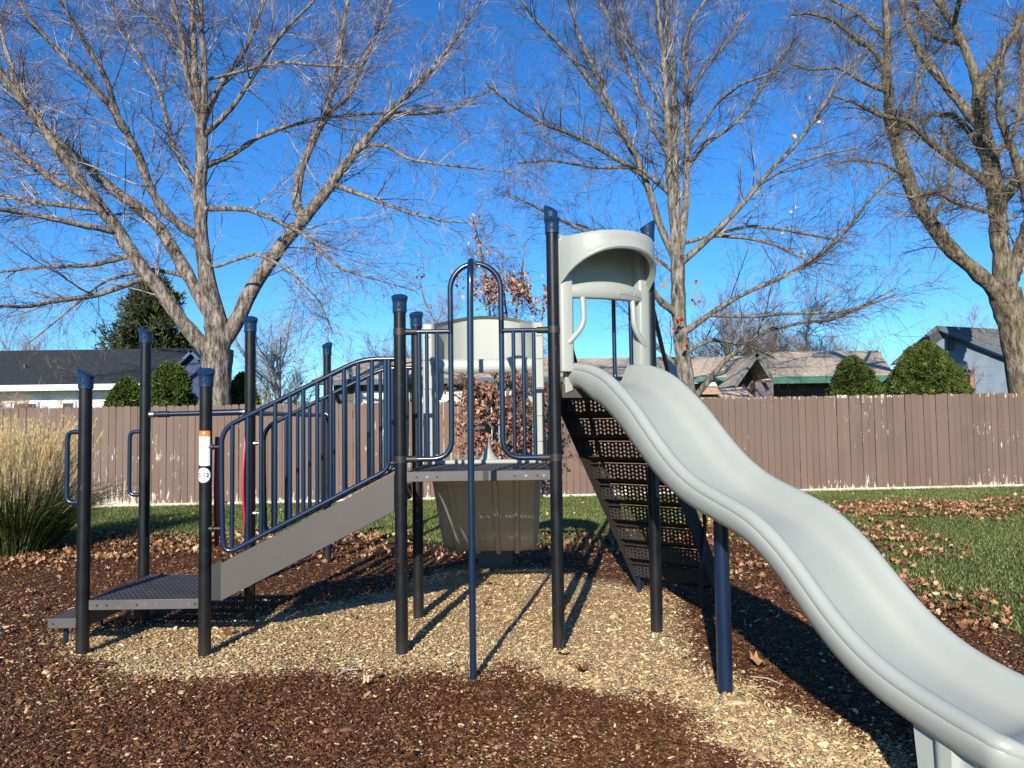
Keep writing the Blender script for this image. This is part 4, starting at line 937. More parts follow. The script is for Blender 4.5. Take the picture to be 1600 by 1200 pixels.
for k, (a, b) in enumerate(lp):
    for e in range(3):
        p = W(a + rng.normal(0, 3), b + rng.normal(0, 3), 15.6 + .04 * e)
        if e: continue
    q = [W(a + rng.normal(0, 3.5), b + rng.normal(0, 3.5), 16.6 if a > 1100 else 16.7) for _ in range(3 if a < 1100 else 2)]
    tips = C2[:, -1]; near_ = tips[np.argsort(np.linalg.norm(screen(tips) - np.array([a, b]), axis=1))[:1]]
    q = [Vector(near_[0] + rng.normal(0, .05, 3)) for _ in q] if a > 1100 else q
    leafmesh('leaf', np.array([v.x for v in q]), np.array([v.y for v in q]), np.array([v.z for v in q]), np.full(len(q), .12), 1.2, M['oakleaf'], rv=np.full(len(q), .25 if a < 1100 else .95), parent=ot)
# --- right tree
T3 = L((0,0), (1602,650,54), (1597,590,52), (1590,540,52), (1580,490,58), (1570,455,60))
OLD = [
 L((0,-1.2), (1572,470,40), (1530,430,29), (1495,400,28), (1465,365,27), (1435,320,27), (1415,270,25), (1400,225,24), (1388,190,20), (1390,150,18), (1383,110,18), (1388,70,14), (1385,20,12), (1380,-40,9)),
 L((0,.2), (1576,470,46), (1562,380,35), (1558,320,34), (1550,270,32), (1540,220,28), (1530,170,26), (1530,125,22)),
 L((.2,1.2), (1530,135,19), (1510,80,15), (1490,40,14), (1465,0,12), (1440,-40,9)),
 L((.2,-.8), (1532,135,19), (1560,90,15), (1585,50,13), (1610,5,11), (1630,-40,9)),
 L((.1,1.6), (1538,200,19), (1500,160,16), (1470,125,14), (1445,95,12), (1425,60,10), (1410,10,8), (1405,-40,6)),
 L((.0,-2.0), (1552,295,15), (1520,270,12), (1480,245,11), (1445,215,10), (1420,190,9), (1375,180,8), (1335,160,5), (1300,150,3)),
 L((.1,2.2), (1555,262,14), (1515,205,11), (1490,180,10), (1455,178,8), (1425,200,6), (1380,205,4)),
 L((0,-.5), (1582,450,32), (1600,380,28), (1615,330,24), (1640,270,18)),
 L((.2,1.5), (1558,320,22), (1598,270,20), (1630,215,16), (1650,150,12)),
 L((0,-1.6), (1605,330,20), (1585,240,14), (1560,180,12), (1562,130,9), (1570,60,6)),
 L((-.8,-2.4), (1388,110,9), (1360,75,8), (1330,55,7), (1300,30,6), (1260,20,4), (1235,25,2)),
 L((-.9,1.4), (1386,60,8), (1340,20,6), (1300,0,5), (1270,-20,4)),
 L((-1,-2.6), (1390,150,7), (1350,130,6), (1310,105,5), (1270,110,3), (1235,100,2)),
 L((.3,-.9), (1485,40,9), (1500,0,8), (1510,-40,6)), L((.3,2.4), (1500,75,8), (1460,60,7), (1435,20,6), (1420,-20,4)),
 L((-.5,-2.5), (1420,280,8), (1380,255,5), (1330,250,4), (1290,260,2)),
 L((-.3,1.5), (1450,345,8), (1480,300,7), (1490,250,6), (1470,200,5)),
 L((0,-2.8), (1556,330,9), (1500,320,7), (1460,300,6), (1420,310,3)),
 L((0,2.2), (1556,250,10), (1590,200,9), (1600,120,8), (1590,40,6)),
 L((-.6,1.8), (1400,230,7), (1430,150,6), (1450,80,5), (1440,20,4)),
]
rt, LP3, LR3, C3 = big_tree('old_tree', 'gnarled thick bare tree with a curved left limb at the right edge behind the fence', 19.2, T3, OLD, 31, (M['bark3'], M['twig3']), 460, 4300, 18500,
    lens=((.6,1.9),(.3,1.0),(.12,.38)), up=(.06,.0,-.02), sag=(.02,.04,.05), wob=.28, ang=((30,75),(30,80),(30,80)), sc=.9)

# --- small tree with hanging brown leaves, in front of the fence
T4 = L((0,0), (790,790,8), (788,740,8), (786,700,7), (784,660,7))
SMALL = [L((0,.4), (784,670,6), (775,600,5), (768,520,4), (762,450,3), (752,390,2.2), (740,345,1.5)), L((0,-.4), (785,680,6), (795,600,5), (805,500,4), (815,430,3), (820,380,1.6)),
         L((0,.5), (786,660,5), (830,600,4), (845,520,3), (850,470,2)), L((0,-.5), (785,690,5), (750,640,4), (725,600,3), (715,560,2)), L((0,.3), (784,640,5), (800,560,4), (790,480,3), (785,420,2)),
         L((0,-.5), (788,700,4), (830,650,3), (850,620,2)), L((0,.4), (784,650,4), (740,600,3), (700,540,2.5), (662,470,2), (655,430,1.2))]
st_, LP4, LR4, C4 = big_tree('small_oak', 'small tree holding clusters of dried brown leaves, standing before the fence behind the middle slide', 14.1, T4, SMALL, 41, (M['bark2'], M['twig3']), 90, 700, 3000,
    lens=((.4,.9),(.2,.5),(.1,.25)), up=(.1,.0,-.1), sag=(.0,.1,.2), flare=1.1)
M['brownleaf'] = leaf_mat('brown_leaf', [(0, (.075,.028,.018)), (.35, (.17,.075,.05)), (.6, (.28,.135,.085)), (.82, (.42,.26,.175)), (1, (.62,.38,.20))])
def hanging_leaves():
    LB = [(775,640,62,78,2100,0), (745,610,40,45,750,0), (820,620,36,60,1000,0), (790,700,46,28,700,0), (745,690,32,30,350,0), (765,455,32,34,230,1), (800,450,42,26,420,1), (838,462,24,26,300,1), (750,380,14,28,60,1), (712,440,12,22,26,1), (660,420,9,30,30,1), (740,345,8,12,14,1)]
    X, Y, Z, Rv = [], [], [], []
    for cx, cy, sx_, sy_, n, o in LB:
        for k in range(n):
            a = rng.normal(0, .48, 2); q = W(cx + a[0] * sx_, cy + a[1] * sy_, 14.1 + rng.normal(0, .38)); 
            if vnoise(q.x * 1.0 + 5, q.z, 5.5) < .36: continue
            X.append(q.x); Y.append(q.y); Z.append(q.z); Rv.append(np.clip(rng.beta(2,2.2) * .95 + .12 * o, 0, 1))
    n = len(X); t = rng.normal(0, .5, (n, 2)); az = rng.random(n) * 2 * pi
    # leaves hang: the blade's long axis points down
    Rm = rots(n, .45); down = np.array([[1,0,0],[0,0,-1],[0,1,0]], float); Rz = rots(n, 0.0)
    Rm = np.einsum('nij,jk->nik', Rz, down) @ rots(n, .35)
    T = np.array([[0,-.5,0],[.2,-.2,.08],[.24,.1,.12],[0,.5,.04],[-.24,.1,.12],[-.2,-.2,.08],[0,0,-.02]]); TF = np.array([[6,i,(i+1)%6] for i in range(6)])
    leafmesh('leaves', np.array(X), np.array(Y), np.array(Z), rng.uniform(.07, .13, n), 0, M['brownleaf'], rv=np.array(Rv), parent=st_, template=T, tf=TF, rot=Rm)
hanging_leaves()

# --- distant bare trees
def far_tree(name, label, px, ybase, ytop, wpx, Y, seed, mat, n=(14, 160, 1500), group=None, rt_=1.0, stems=4):
    r = np.random.default_rng(seed); b = W(px, ybase, Y); t = W(px, ytop, Y); H = t.z; Wm = wpx * Y / FPX / 2
    root = empty(name, (b.x, Y, 0), label, 'tree', group)
    ns = stems; PP, QQ = [], []
    for k in range(ns):
        f = 0 if ns == 1 else -1 + 2 * k / (ns - 1); hk = H * (.78 - .22 * abs(f)) ; P = np.array([[b.x + f * Wm * .12, Y, -.2], [b.x + f * Wm * .32 + .03 * H * r.normal(), Y + .1 * r.normal(), hk * .5], [b.x + f * Wm * .62 + .03 * H * r.normal(), Y + .5 * r.normal(), hk]])
        P, q = resample(P, np.array([.022, .014, .005]) * H * rt_, 10, .1, r); PP.append(P); QQ.append(q)
    PP, QQ = np.array(PP), np.array(QQ); V, F = tubes_np(PP, QQ, 8); npmesh('trunk', V, F, M['bark2'], root, smooth=True)
    A, Ar = children(PP, QQ, n[0] * (1 if ns == 1 else 2), r, .25, 1, (15, 50), (H * .28, H * .5) if ns == 1 else (H * .16, H * .34), 8, (.35, .6), .22, .12, .007)
    B, Br = children(A, Ar, n[1], r, .1, 1, (20, 55), (H * .10, H * .22), 6, (.35, .6), .16, .18, .0055)
    C, Cr = children(B, Br, n[2], r, .05, 1, (20, 60), (H * .04, H * .10), 4, (.5, .7), .12, .22, .0042)
    V1, F1 = tubes_np(A, Ar, 5); V2, F2 = tubes_np(B, Br, 3); V3, F3 = tubes_np(C, Cr, 3)
    V = np.concatenate([V1, V2, V3]); F = np.concatenate([F1, F2 + len(V1), F3 + len(V1) + len(V2)])
    w = np.percentile(np.abs(V[:,0] - b.x), 96); V[:,0] = b.x + (V[:,0] - b.x) * min(1.5, Wm / w) ; top = np.percentile(V[:,2], 99.7); low = V[:,2] > H * .2
    V[:,2] = np.where(low, H * .2 + (V[:,2] - H * .2) * (H * .8) / (top - H * .2), V[:,2])
    npmesh('crown', V, F, mat, root); return root
M['farA'] = twig_mat('far_twigs_tan', [(.3, (.17,.12,.085)), (.7, (.29,.22,.16))])
M['farB'] = twig_mat('far_twigs_grey', [(.3, (.20,.16,.15)), (.7, (.34,.30,.29))])
M['farW'] = twig_mat('birch_twigs', [(.3, (.36,.33,.31)), (.7, (.6,.57,.54))])
g = 'bare trees beyond the houses'
for a in [('far_tree', 'dense tan bare tree beyond the tan roofed house, directly right of the oak trunk', 1150, 640, 462, 170, 34, 1, M['farA'], (26, 700, 6500)),
          ('far_tree', 'widest tan bare tree beyond the tan roofed house, above its small roof vent', 1235, 640, 445, 170, 36, 2, M['farA'], (26, 700, 6500)),
          ('far_tree', 'pale bare tree beyond the hipped right end of the tan roofed house', 1345, 640, 505, 80, 42, 3, M['farB'], (16, 220, 2200)),
          ('far_tree', 'bare tree top showing left of the blue grey gable', 1440, 640, 510, 90, 44, 4, M['farB'], (14, 180, 1500)),
          ('far_tree', 'bare tree top showing over the ridge of the blue grey house', 1530, 640, 480, 150, 44, 5, M['farB'], (18, 300, 3000)),
          ('far_tree', 'grey bare tree beyond the dark eave, left of the tall black post', 605, 640, 520, 110, 36, 6, M['farB'], (16, 300, 3000)),
          ('far_tree', 'bare tree seen between the two tall post caps and the double slide hood', 690, 640, 455, 130, 36, 7, M['farB'], (16, 300, 3000)),
          ('far_tree', 'brown bare tree just right of the maple trunk', 405, 650, 520, 110, 32, 9, M['farB'], (14, 240, 2400)),
          ('far_tree', 'bluish grey bare tree at the far left edge above the dark roof', 20, 640, 478, 150, 36, 10, M['farB'], (16, 300, 3000)),
          ('far_tree', 'low dark bare tree beside the pale thin birch', 470, 650, 575, 70, 28, 12, M['farA'], (14, 200, 1600))]:
    far_tree(*a, group=g)
far_tree('birch_tree', 'slim pale barked bare birch between two black posts', 452, 650, 470, 150, 27, 8, M['farW'], (16, 160, 900), rt_=.75, stems=1)

# --- evergreen tree and clipped shrubs
def needle_mat(name, stops):
    t = NT(name); t.col(t.ramp(t.attr('rnd'), stops)); t.set(Roughness=.6); t.b.inputs['Specular IOR Level'].default_value = .25; return t.m
M['pine'] = needle_mat('pine_needles', [(0, (.012,.022,.008)), (.4, (.040,.058,.018)), (.8, (.095,.11,.035)), (1, (.17,.16,.06))])
M['shrub'] = needle_mat('shrub_leaves', [(0, (.018,.032,.006)), (.45, (.055,.085,.014)), (.8, (.12,.15,.03)), (1, (.22,.23,.07))])
def tufts(name, P, N, size, mat, parent, rv, per=5, spread=.7, wd=.10):
    n = len(P); P = np.repeat(P, per, 0); N = np.repeat(N, per, 0); rv = np.clip(np.repeat(rv, per) + rng.normal(0, .1, n * per), 0, 1)
    d = N + rng.normal(0, spread, N.shape); d /= np.linalg.norm(d, axis=1, keepdims=True); s = np.cross(d, rng.normal(0, 1, d.shape)); s /= np.linalg.norm(s, axis=1, keepdims=True) + 1e-9
    ln = (size * rng.uniform(.6, 1.3, len(P)))[:, None]; V = np.stack([P - s * ln * wd, P + s * ln * wd, P + d * ln + s * ln * wd * .6, P + d * ln - s * ln * wd * .6], 1).reshape(-1, 3)
    return npmesh(name, V, np.arange(len(V)).reshape(-1, 4), mat, parent, attrs={'rnd': ('FACE', rv)})
def pine():
    b = W(228, 640, 31); top = W(245, 436, 31).z; root = empty('pine_tree', (b.x, 31, 0), 'broad dark green pine beyond the dark roofed house, behind the maple', 'tree')
    m = MB(); m.tube([(b.x, 31, -.2), (b.x, 31, top * .5), (b.x, 31, top * .97)], [.2, .13, .03], 10); m.build('trunk', M['bark3'], root)
    P, N, rv = [], [], []
    for k in range(270):
        h = .12 + .87 * rng.random() ** .9; a = rng.random() * 2 * pi; Rmax = 4.1 * (1 - h) ** .72 * rng.uniform(.5, 1.15); z0 = top * h
        for j in range(22):
            q = (j + rng.random()) / 22; r0 = Rmax * (.25 + .75 * q); zz = z0 + .12 * top * q * rng.uniform(.2, .5) - .25 * q
            p = np.array([b.x + .25 + r0 * cos(a), 31 + r0 * sin(a), zz]) + rng.normal(0, .13, 3); P.append(p); N.append([cos(a) * .7, sin(a) * .7, .6]); rv.append(.25 + .35 * q + rng.normal(0, .12))
    tufts('crown', np.array(P), np.array(N), .26, M['pine'], root, np.array(rv), 6, .6, .09)
pine()
def shrub(label, px, ytop, wpx, Y, seed, shape=2.2, name='round_shrub', zbase=0, h0=None, fine=1.0):
    b = W(px, ytop, Y); H = b.z; Rr = wpx * Y / FPX / 2; root = empty(name, (b.x, Y, 0), label, 'shrub', 'clipped evergreen shrubs behind the fence')
    r = np.random.default_rng(seed); n = int(5200 * max(.5, (Rr / .6)) * fine); u = r.random(n) ** .8; az = r.random(n) * 2 * pi; z = H * (.35 + .65 * u)
    prof = lambda t: np.clip(1 - np.clip((t - .52) / .48, 0, 1) ** shape, 0, 1) ** .54
    t = np.clip((z / H - .35) / .65, 0, 1); rad = Rr * prof(z / H) * (1 + .07 * np.sin(az * 5 + z * 4) + .34 * (vnoise(az * 2.0 + seed * 3, z * 2.6, 1.6) - .5) + .10 * (vnoise(az * 5 + seed, z * 7, 2.0) - .5) + r.normal(0, .045, n)) - np.abs(r.normal(0, .04, n))
    z = z * (1 + .02 * np.sin(az * 3))
    P = np.stack([b.x + rad * np.cos(az), Y + rad * np.sin(az), z], 1); N = np.stack([np.cos(az), np.sin(az), .3 + t], 1)
    cl = vnoise(az * 4 + 9, z * 5, 2.2); rv = .22 + .6 * cl + .1 * r.normal(0, 1, n)
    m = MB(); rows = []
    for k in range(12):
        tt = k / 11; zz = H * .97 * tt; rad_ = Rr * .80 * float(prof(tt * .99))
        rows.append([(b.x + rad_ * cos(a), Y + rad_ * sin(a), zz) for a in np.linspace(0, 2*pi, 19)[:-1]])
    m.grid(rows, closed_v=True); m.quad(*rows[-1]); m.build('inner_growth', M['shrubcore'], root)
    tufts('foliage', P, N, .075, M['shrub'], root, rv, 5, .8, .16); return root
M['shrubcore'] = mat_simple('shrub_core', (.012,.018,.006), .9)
shrub('smaller rounded green shrub in front of the tan roofed house', 1333, 562, 80, 18.4, 1, 1.9)
shrub('large domed green shrub in front of the blue grey house', 1447, 540, 112, 18.3, 2, 1.7, fine=1.3)
shrub('low dark rounded shrub in front of the white wall, left of the tall black post', 197, 595, 62, 18.2, 3, 2.0)
shrub('rounded shrub between the tall black post and the navy gable', 264, 572, 78, 18.4, 4, 2.2)
shrub('dark shrub just right of the maple trunk', 378, 588, 52, 18.6, 5, 2.6)
# twiggy bush and grass behind the fence on the far left
def twig_bush():
    b = W(45, 600, 18); root = empty('twiggy_bush', (b.x, 18, 0), 'tan leafless twiggy bush above the fence at the far left, before the white wall', 'shrub')
    r = np.random.default_rng(5); n = 70; base = np.stack([b.x + r.normal(0, .45, n), 18 + r.normal(0, .25, n), np.zeros(n)], 1)
    P = np.stack([base, base + np.stack([r.normal(0, .12, n), r.normal(0, .1, n), np.full(n, .9)], 1), base + np.stack([r.normal(0, .3, n), r.normal(0, .2, n), r.uniform(1.7, 2.3, n)], 1)], 1); Rr = np.tile([.012, .009, .005], (n, 1))
    B, Br = children(P, Rr, 1300, r, .4, 1, (15, 50), (.25, .6), 6, (.5,.8), .05, .2, .004); C, Cr = children(B, Br, 7000, r, .1, 1, (20, 70), (.08, .22), 4, (.6,.8), .0, .25, .003)
    V0, F0 = tubes_np(P, Rr, 5); npmesh('stems', V0, F0, M['bush'], root); V1, F1 = tubes_np(B, Br, 3); V2, F2 = tubes_np(C, Cr, 3)
    npmesh('twigs', np.concatenate([V1, V2]), np.concatenate([F1, F2 + len(V1)]), M['bush'], root)
M['bush'] = twig_mat('bush_twigs', [(.3, (.26,.17,.10)), (.7, (.46,.34,.22))]); twig_bush()

# --- tall ornamental grass clump at the left
def clump():
    c = G(22, 862); root = empty('ornamental_grass', (c.x, c.y, 0), 'tall clump of golden feather grass with green base at the left edge', 'plant')
    r = np.random.default_rng(9)
    def blades(name, n, H, lean, w, mat, K=7, sag=.5, rb=.42, rv=(0, 1)):
        a = r.random(n) * 2 * pi; rad = rb * np.sqrt(r.random(n)); base = np.stack([c.x + rad * np.cos(a), c.y + rad * np.sin(a), np.zeros(n)], 1); h = r.uniform(*H, n); le = r.uniform(*lean, n)
        d = np.stack([np.cos(a) * le, np.sin(a) * le], 1) + r.normal(0, .07, (n, 2)); P = []
        for k in range(K):
            t = k / (K - 1); P.append(base + np.stack([d[:,0] * h * (t + sag * t * t), d[:,1] * h * (t + sag * t * t), h * (t - sag * le * .9 * t ** 3)], 1))
        P = np.stack(P, 1); s = np.stack([-np.sin(a), np.cos(a), 0 * a], 1)[:, None, :] * r.choice([-1, 1], n)[:, None, None]; s = s + r.normal(0, .4, (n, 1, 3)); s /= np.linalg.norm(s, axis=2, keepdims=True)
        return P, s, w
    def ribbon(name, P, s, w, wp, mat, rv):
        n, K, _ = P.shape; ww = (w * wp)[None, :, None] if np.ndim(w) == 0 else w[:, None, None] * wp[None, :, None]
        V = np.stack([P - s * ww, P + s * ww], 2).reshape(-1, 3); I = np.arange(n * K * 2).reshape(n, K, 2); F = np.stack([I[:,:-1,0], I[:,:-1,1], I[:,1:,1], I[:,1:,0]], -1).reshape(-1, 4)
        npmesh(name, V, F, mat, root, attrs={'rnd': ('FACE', np.repeat(rv, K - 1))})
    P, s, w = blades('leaves', 4200, (.5, 1.2), (.10, .72), .005, None, 8, .6, .46); ribbon('leaves', P, s, .0055, np.linspace(1, .25, 8), M['gblade'], r.beta(1.3, 2.0, 4200))
    P, s, w = blades('stems', 620, (1.05, 1.8), (.02, .28), .002, None, 8, .25, .46); ribbon('stems', P, s, .0024, np.linspace(1, .5, 8), M['gstem'], r.random(620))
    # feathery plumes: short bristles along the upper third of each stem
    n, K, _ = P.shape; m = 120; idx = np.repeat(np.arange(n), m); t = r.uniform(5.0, 7, n * m); i0 = np.minimum(t.astype(int), K - 2); f = (t - i0)[:, None]; q = P[idx, i0] * (1 - f) + P[idx, i0 + 1] * f
    tn = P[idx, i0 + 1] - P[idx, i0]; tn /= np.linalg.norm(tn, axis=1, keepdims=True); d = tn + r.normal(0, .26, tn.shape); L_ = r.uniform(.02, .055, n * m)[:, None]; sd = np.cross(d, r.normal(0, 1, d.shape)); sd /= np.linalg.norm(sd, axis=1, keepdims=True)
    V = np.stack([q - sd * .0022, q + sd * .0022, q + d * L_], 1).reshape(-1, 3); npmesh('plumes', V, np.arange(len(V)).reshape(-1, 3), M['gplume'], root, attrs={'rnd': ('FACE', np.clip(r.beta(3, 2, n * m), 0, 1))})
M['gblade'] = needle_mat('grass_leaf', [(0, (.018,.032,.008)), (.5, (.045,.07,.018)), (.78, (.14,.145,.05)), (1, (.42,.35,.16))])
M['gstem'] = needle_mat('grass_stem', [(0, (.34,.24,.11)), (1, (.58,.46,.25))])
M['gplume'] = needle_mat('grass_plume', [(0, (.36,.24,.09)), (.5, (.62,.46,.20)), (1, (.84,.70,.42))])
clump()

# ============================================================ HOUSES
def shingle(name, a, b, c, scale=9, rows=5.5):
    t = NT(name); v = t.coords(); n = t.noise(v, scale, 5, .7); cc = t.ramp(n, [(.3, a), (.5, b), (.72, c)])
    br = t.n('ShaderNodeTexBrick'); br.inputs['Scale'].default_value = rows; br.inputs['Mortar Size'].default_value = .02; br.inputs['Color1'].default_value = (1,1,1,1); br.inputs['Color2'].default_value = (.78,.78,.78,1); br.inputs['Mortar'].default_value = (.55,.55,.55,1)
    sx_ = t.n('ShaderNodeSeparateXYZ'); t.l(v, sx_.inputs[0]); cb = t.n('ShaderNodeCombineXYZ'); t.l(sx_.outputs[0], cb.inputs[0]); t.l(t.math('MULTIPLY', sx_.outputs[2], 2.6), cb.inputs[1]); t.l(cb.outputs[0], br.inputs['Vector'])
    t.col(t.mix(1.0, cc, br.outputs[0], 'MULTIPLY')); t.set(Roughness=.9); t.b.inputs['Specular IOR Level'].default_value = .1; t.bump(n, .5, .03); return t.m
def siding(name, c, step=.18):
    t = NT(name); v = t.coords(); w = t.n('ShaderNodeTexWave', wave_type='BANDS', bands_direction='Z', wave_profile='SAW'); w.inputs['Scale'].default_value = .314 / step; t.l(v, w.inputs[0])
    n = t.noise(v, 3, 4); lo = tuple(x * .85 for x in c); hi = tuple(min(1, x * 1.1) for x in c)
    t.col(t.mix(t.ramp(w.outputs['Fac'], [(0, (.5,.5,.5)), (.06, (0,0,0))]), t.ramp(n, [(.3, lo), (.7, hi)]), tuple(x * .4 for x in c))); t.set(Roughness=.75); t.bump(w.outputs['Fac'], .5, .02); return t.m
M['roofdark'] = shingle('dark_shingles', (.028,.033,.035), (.05,.056,.058), (.085,.09,.09))
M['rooftan'] = shingle('tan_shingles', (.46,.36,.26), (.63,.51,.38), (.76,.65,.5))
M['roofgrey'] = shingle('grey_shingles', (.08,.08,.08), (.16,.16,.155), (.27,.26,.25))
M['whitewall'] = siding('white_siding', (.74,.74,.72)); M['navywall'] = siding('navy_siding', (.035,.06,.14)); M['bluewall'] = siding('blue_grey_siding', (.17,.215,.27), .25)
M['fasciaw'] = mat_simple('white_fascia', (.75,.75,.73), .5); M['fasciag'] = mat_simple('green_fascia', (.045,.15,.11), .5); M['fasciad'] = mat_simple('slate_fascia', (.05,.07,.09), .5)
M['walltan'] = mat_simple('dark_tan_wall', (.12,.09,.075), .85, .2, 3); M['garage'] = mat_simple('garage_door_white', (.7,.7,.68), .5); M['pipe'] = mat_simple('vent_pipe', (.06,.06,.065), .6)
M['glass'] = mat_simple('dark_window', (.02,.025,.03), .1); M['soffit'] = mat_simple('soffit_brown', (.10,.07,.055), .8)
def slab(name, pts, th, mat, parent):      # roof plane with thickness
    m = MB(); pts = [Vector(p) for p in pts]; n = (pts[1] - pts[0]).cross(pts[2] - pts[0]).normalized()
    if n.z < 0: n = -n
    m.prism([p - n * th for p in pts], n * th); return m.build(name, mat, parent)
def wbox(name, x0, x1, y0, y1, z0, z1, mat, parent):
    m = MB(); m.box(((x0+x1)/2, (y0+y1)/2, (z0+z1)/2), (x1-x0, y1-y0, z1-z0)); return m.build(name, mat, parent)
# dark roofed house on the left: low eave towards the camera
def house_left():
    Ye, Yr, Yb_ = 21.0, 25.0, 29.0; ze = W(120, 600, Ye).z; zr = W(150, 546, Yr).z; xl, xr = -24.0, W(262, 600, Ye).x; xrr, xrb = W(330, 548, Yr).x, W(338, 590, Yb_).x
    root = empty('dark_roof_house', ((xl + xr)/2, Yr, 0), 'low house with dark grey shingle roof and white eave behind the fence on the left', 'house')
    rf = slab('roof', [(xl, Ye, ze), (xr + .9, Ye, ze), (xrr, Yr, zr), (xl, Yr, zr)], .14, M['roofdark'], root)
    slab('roof', [(xl, Yb_, ze), (xrb, Yb_, ze), (xrr, Yr, zr), (xl, Yr, zr)], .14, M['roofdark'], root)
    wbox('fascia', xl, xr + .9, Ye - .06, Ye - .003, ze - .17, ze - .01, M['fasciaw'], root)
    wbox('wall', xl + .3, xr + .3, Ye + .5, Ye + .8, 0, ze - .12, M['whitewall'], root); wbox('wall', xl + .3, xrb - .4, Ye + .8, Yb_ - .5, 0, ze - .12, M['whitewall'], root)
    wbox('soffit', xl, xr + .9, Ye + .0, Ye + .5, ze - .16, ze - .13, M['fasciaw'], root)
    for px, py in ((13, 577), (39, 569)):
        q = W(px, py, 22.8); m = MB(); m.tube([q - Vector((0,0,.35)), q], .045, 10); m.build('vent_pipe', M['pipe'], root)
    for a, b in ((20, 60), (96, 118)):
        x0, x1 = W(a, 620, Ye + .45).x, W(b, 620, Ye + .45).x; w = wbox('window', x0, x1, Ye + .44, Ye + .497, 1.1, ze - .45, M['fasciaw'], root); wbox('pane', x0 + .06, x1 - .06, Ye + .42, Ye + .437, 1.16, ze - .51, M['glass'], w)
    # navy cross gable at its right end
    A = W(303, 551, 20.2); Lf = W(271, 583, 20.2); Rt = W(324, 574, 20.2)
    m = MB(); m.prism([Vector((Lf.x, 20.2, 0)), Vector((Rt.x, 20.2, 0)), Vector((Rt.x, 20.2, Rt.z)), A, Vector((Lf.x, 20.2, Lf.z))], (0, 1.2, 0)); m.build('navy_gable', M['navywall'], root)
    slab('gable_roof', [Vector((Lf.x - .15, 20.0, Lf.z - .07)), Vector((A.x, 20.0, A.z + .06)), Vector((A.x, 21.6, A.z + .06)), Vector((Lf.x - .15, 21.6, Lf.z - .07))], .07, M['navytrim'], root)
    slab('gable_roof', [Vector((Rt.x + .1, 20.0, Rt.z - .04)), Vector((A.x, 20.0, A.z + .06)), Vector((A.x, 21.6, A.z + .06)), Vector((Rt.x + .1, 21.6, Rt.z - .04))], .07, M['navytrim'], root)
M['navytrim'] = mat_simple('navy_trim', (.03,.05,.10), .5)
house_left()
# tan roofed house in the middle, partly behind the playground
def house_mid():
    Ye, Yr = 26.0, 29.5; xl = W(487, 590, Ye).x; ze = W(560, 592, Ye).z; zr = W(600, 560, Yr).z; xr = W(905, 590, Ye).x; xrl = W(560, 560, Yr).x
    root = empty('garage_house', ((xl + xr)/2, Yr, 0), 'hipped tan roof with white garage doors below, seen through the stair railing', 'house')
    slab('roof', [(xl, Ye, ze), (xr, Ye, ze), (xr, Yr, zr), (xrl, Yr, zr)], .12, M['rooftan'], root)
    slab('roof', [(xl, Ye, ze), (xrl, Yr, zr), (xl + .1, Yr + 3.5, ze)], .12, M['rooftan'], root)
    wbox('fascia', xl, xr, Ye - .05, Ye - .003, ze - .2, ze - .01, M['fasciad'], root)
    wbox('wall', xl + .6, xr - .1, Ye + .6, Yr + 3, 0, ze - .14, M['walltan'], root)
    for a, b in ((553, 640), (655, 745), (760, 850)):
        x0, x1 = W(a, 620, Ye + .55).x, W(b, 620, Ye + .55).x; wbox('garage_door', x0, x1, Ye + .54, Ye + .598, 0, W(600, 611, Ye + .55).z, M['garage'], root)
house_mid()
